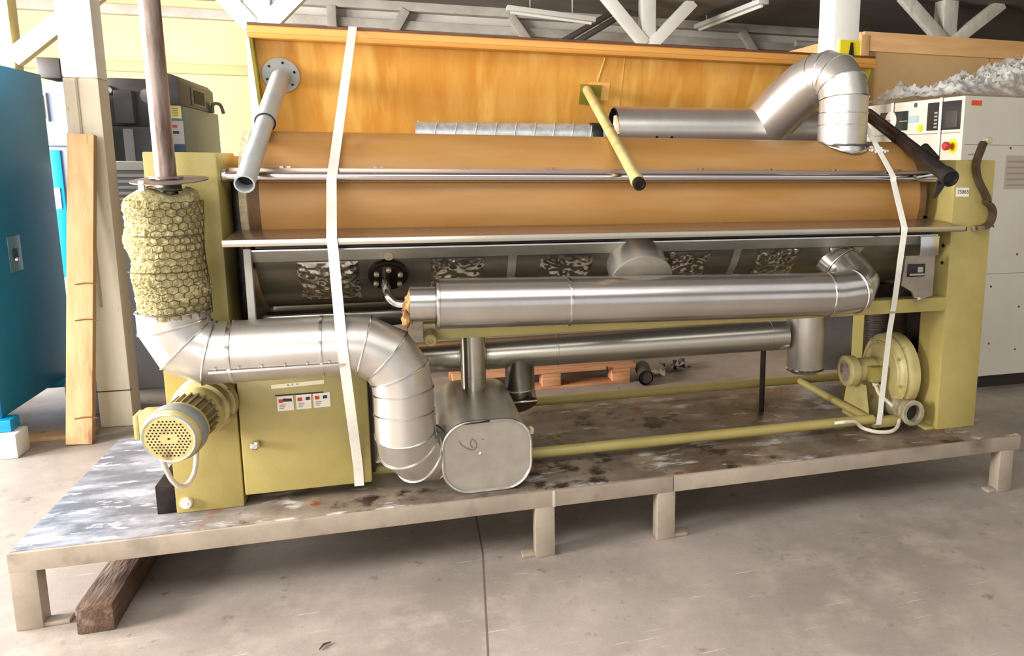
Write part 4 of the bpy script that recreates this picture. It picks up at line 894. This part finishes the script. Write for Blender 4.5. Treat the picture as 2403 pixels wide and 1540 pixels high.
MB().lathe([(0, .012), (.022, .010), (.024, 0)], (XW, 1.748, 1.407), (-1, 0, 0), 16).build('key_switch', YELL, wm)
MB().lathe([(0, .008), (.014, .006), (.016, 0)], (XW, 1.81, 1.556), (-1, 0, 0), 14).build('pilot_button', DGREY, wm)
es = MB().lathe([(0, .004), (.043, .003), (.045, 0)], (XW, 1.424, 1.288), (-1, 0, 0), 28).build('stop_plate', YELL, wm)
MB().lathe([(.014, .003), (.014, .03), (.025, .034), (.027, .055), (.021, .063), (0, .065)], (XW, 1.424, 1.288), (-1, 0, 0), 24).build('stop_button', REDL, es)
MB().box(XW-.010, XW-.007, 1.535, 1.56, .98, 1.585).build('tape', LIDW, wm); MB().box(XW-.012, XW-.009, 2.04, 2.065, 1.40, 1.585).build('tape', LIDW, wm)
B('orange_sticker', XW+.046, XW+.12, YW-.003, YW-.0005, 1.528, 1.558, mat('orange_red', (240, 96, 40), rough=.5), wm, bevel=0)
dp_ = B('print_block', 4.75, 5.2, YW-.003, YW-.0005, 1.03, 1.235, mat('faint_print', (196, 184, 170), rough=.5), wm, bevel=0)
for i in range(5): B('print_line', 4.765, 5.15, YW-.005, YW-.003, 1.05+.036*i, 1.059+.036*i, mat('faint_ink', (168, 156, 144), rough=.6), dp_, bevel=0)
for i in range(4): B('print_line', 4.47, 4.55+.02*(i % 2), YW-.003, YW-.0005, 1.13+.035*i, 1.137+.035*i, MATS['faint_ink'], wm, bevel=0)
rs_ = random.Random(8)
scw = MB().lathe([(.008, 0), (.006, .003), (0, .003)], (4.70, YW, .80), (0, -1, 0), 8).build('screw', DGREY, wm)
for x, z in ((4.9, .62), (4.72, .42), (4.95, .28), (4.74, .05), (4.95, .0), (4.56, 1.28), (4.78, 1.28)): dup(scw, (x-4.70, 0, z-.80))
# stretch wrap heap on the machine top
rw2 = random.Random(21)
def nz3(x, y):
    return (math.sin(9*x+4*y)+math.sin(17*x-11*y+1)+math.sin(31*x+23*y+2)*.7+math.sin(53*x-37*y)*.5+math.sin(71*y+13*x)*.5)/3.7
def wrapf(u_, v_):
    x = 4.40+1.35*u_; y = 1.36+1.0*v_
    f = 1-abs(nz3(x*.8, y*.7)); g = 1-abs(nz3(y*1.3+3, x*1.1)); k_ = 1-abs(nz3(x*2.3+1, y*2.0))
    h = .02+.055*f*f+.045*g*g*g+.020*k_**3+.42*max(0, u_-.18)*min(1, u_*2)*(.6+.4*v_)
    e = min(1, min(u_*6+.25, v_*5+.05, (1-v_)*8+.15)); h = h*e+.07*math.exp(-((v_-.80)/.09)**2-((u_-.08)/.06)**2)
    return (x+rw2.uniform(-.003, .003), y+rw2.uniform(-.003, .003), 1.588+h)
tag(MB().grid(130, 100, wrapf).build('plastic_wrap', WRAP, smooth=70), 'heap of crumpled clear plastic wrap on top of the white machine', 'plastic wrap')
# plywood crate behind
pc = thing('plywood_crate', (6.4, 4.2, FZ), 'large pale plywood crate with pine rails behind the white machine', 'crate')
PX, PY, PZ1 = 5.05, 3.45, 2.285
B('crate_front', PX, 8.6, PY, PY+.02, FZ, PZ1-.13, CRATEW, pc, bevel=0)
B('crate_side', PX, PX+.02, PY+.02, 6.2, FZ, PZ1-.10, CRATEW, pc, bevel=0)
B('top_rail', PX-.03, 8.6, PY-.04, PY, PZ1-.16, PZ1, CRATER, pc, bevel=.004)
B('side_rail', PX-.04, PX-.001, PY, 6.2, PZ1-.16, PZ1, CRATER, pc, bevel=.004)
B('crate_lid', PX, 8.6, PY, 6.2, PZ1-.03, PZ1-.001, CRATER, pc, bevel=0)
B('corner_post', PX-.06, PX+.02, PY-.045, PY+.01, FZ, PZ1-.03, CRATER, pc, bevel=.004)
B('panel_joint', 6.35, 6.356, PY-.003, PY+.001, FZ, PZ1-.16, mat('joint_tan', (150, 108, 64), rough=.8), pc, bevel=0)
B('crate_label', PX-.045, PX-.039, PY+.35, PY+.55, PZ1-.14, PZ1-.03, GREYL, pc, bevel=0)
for o in bpy.data.objects:
    if '_o' in o: del o['_o']
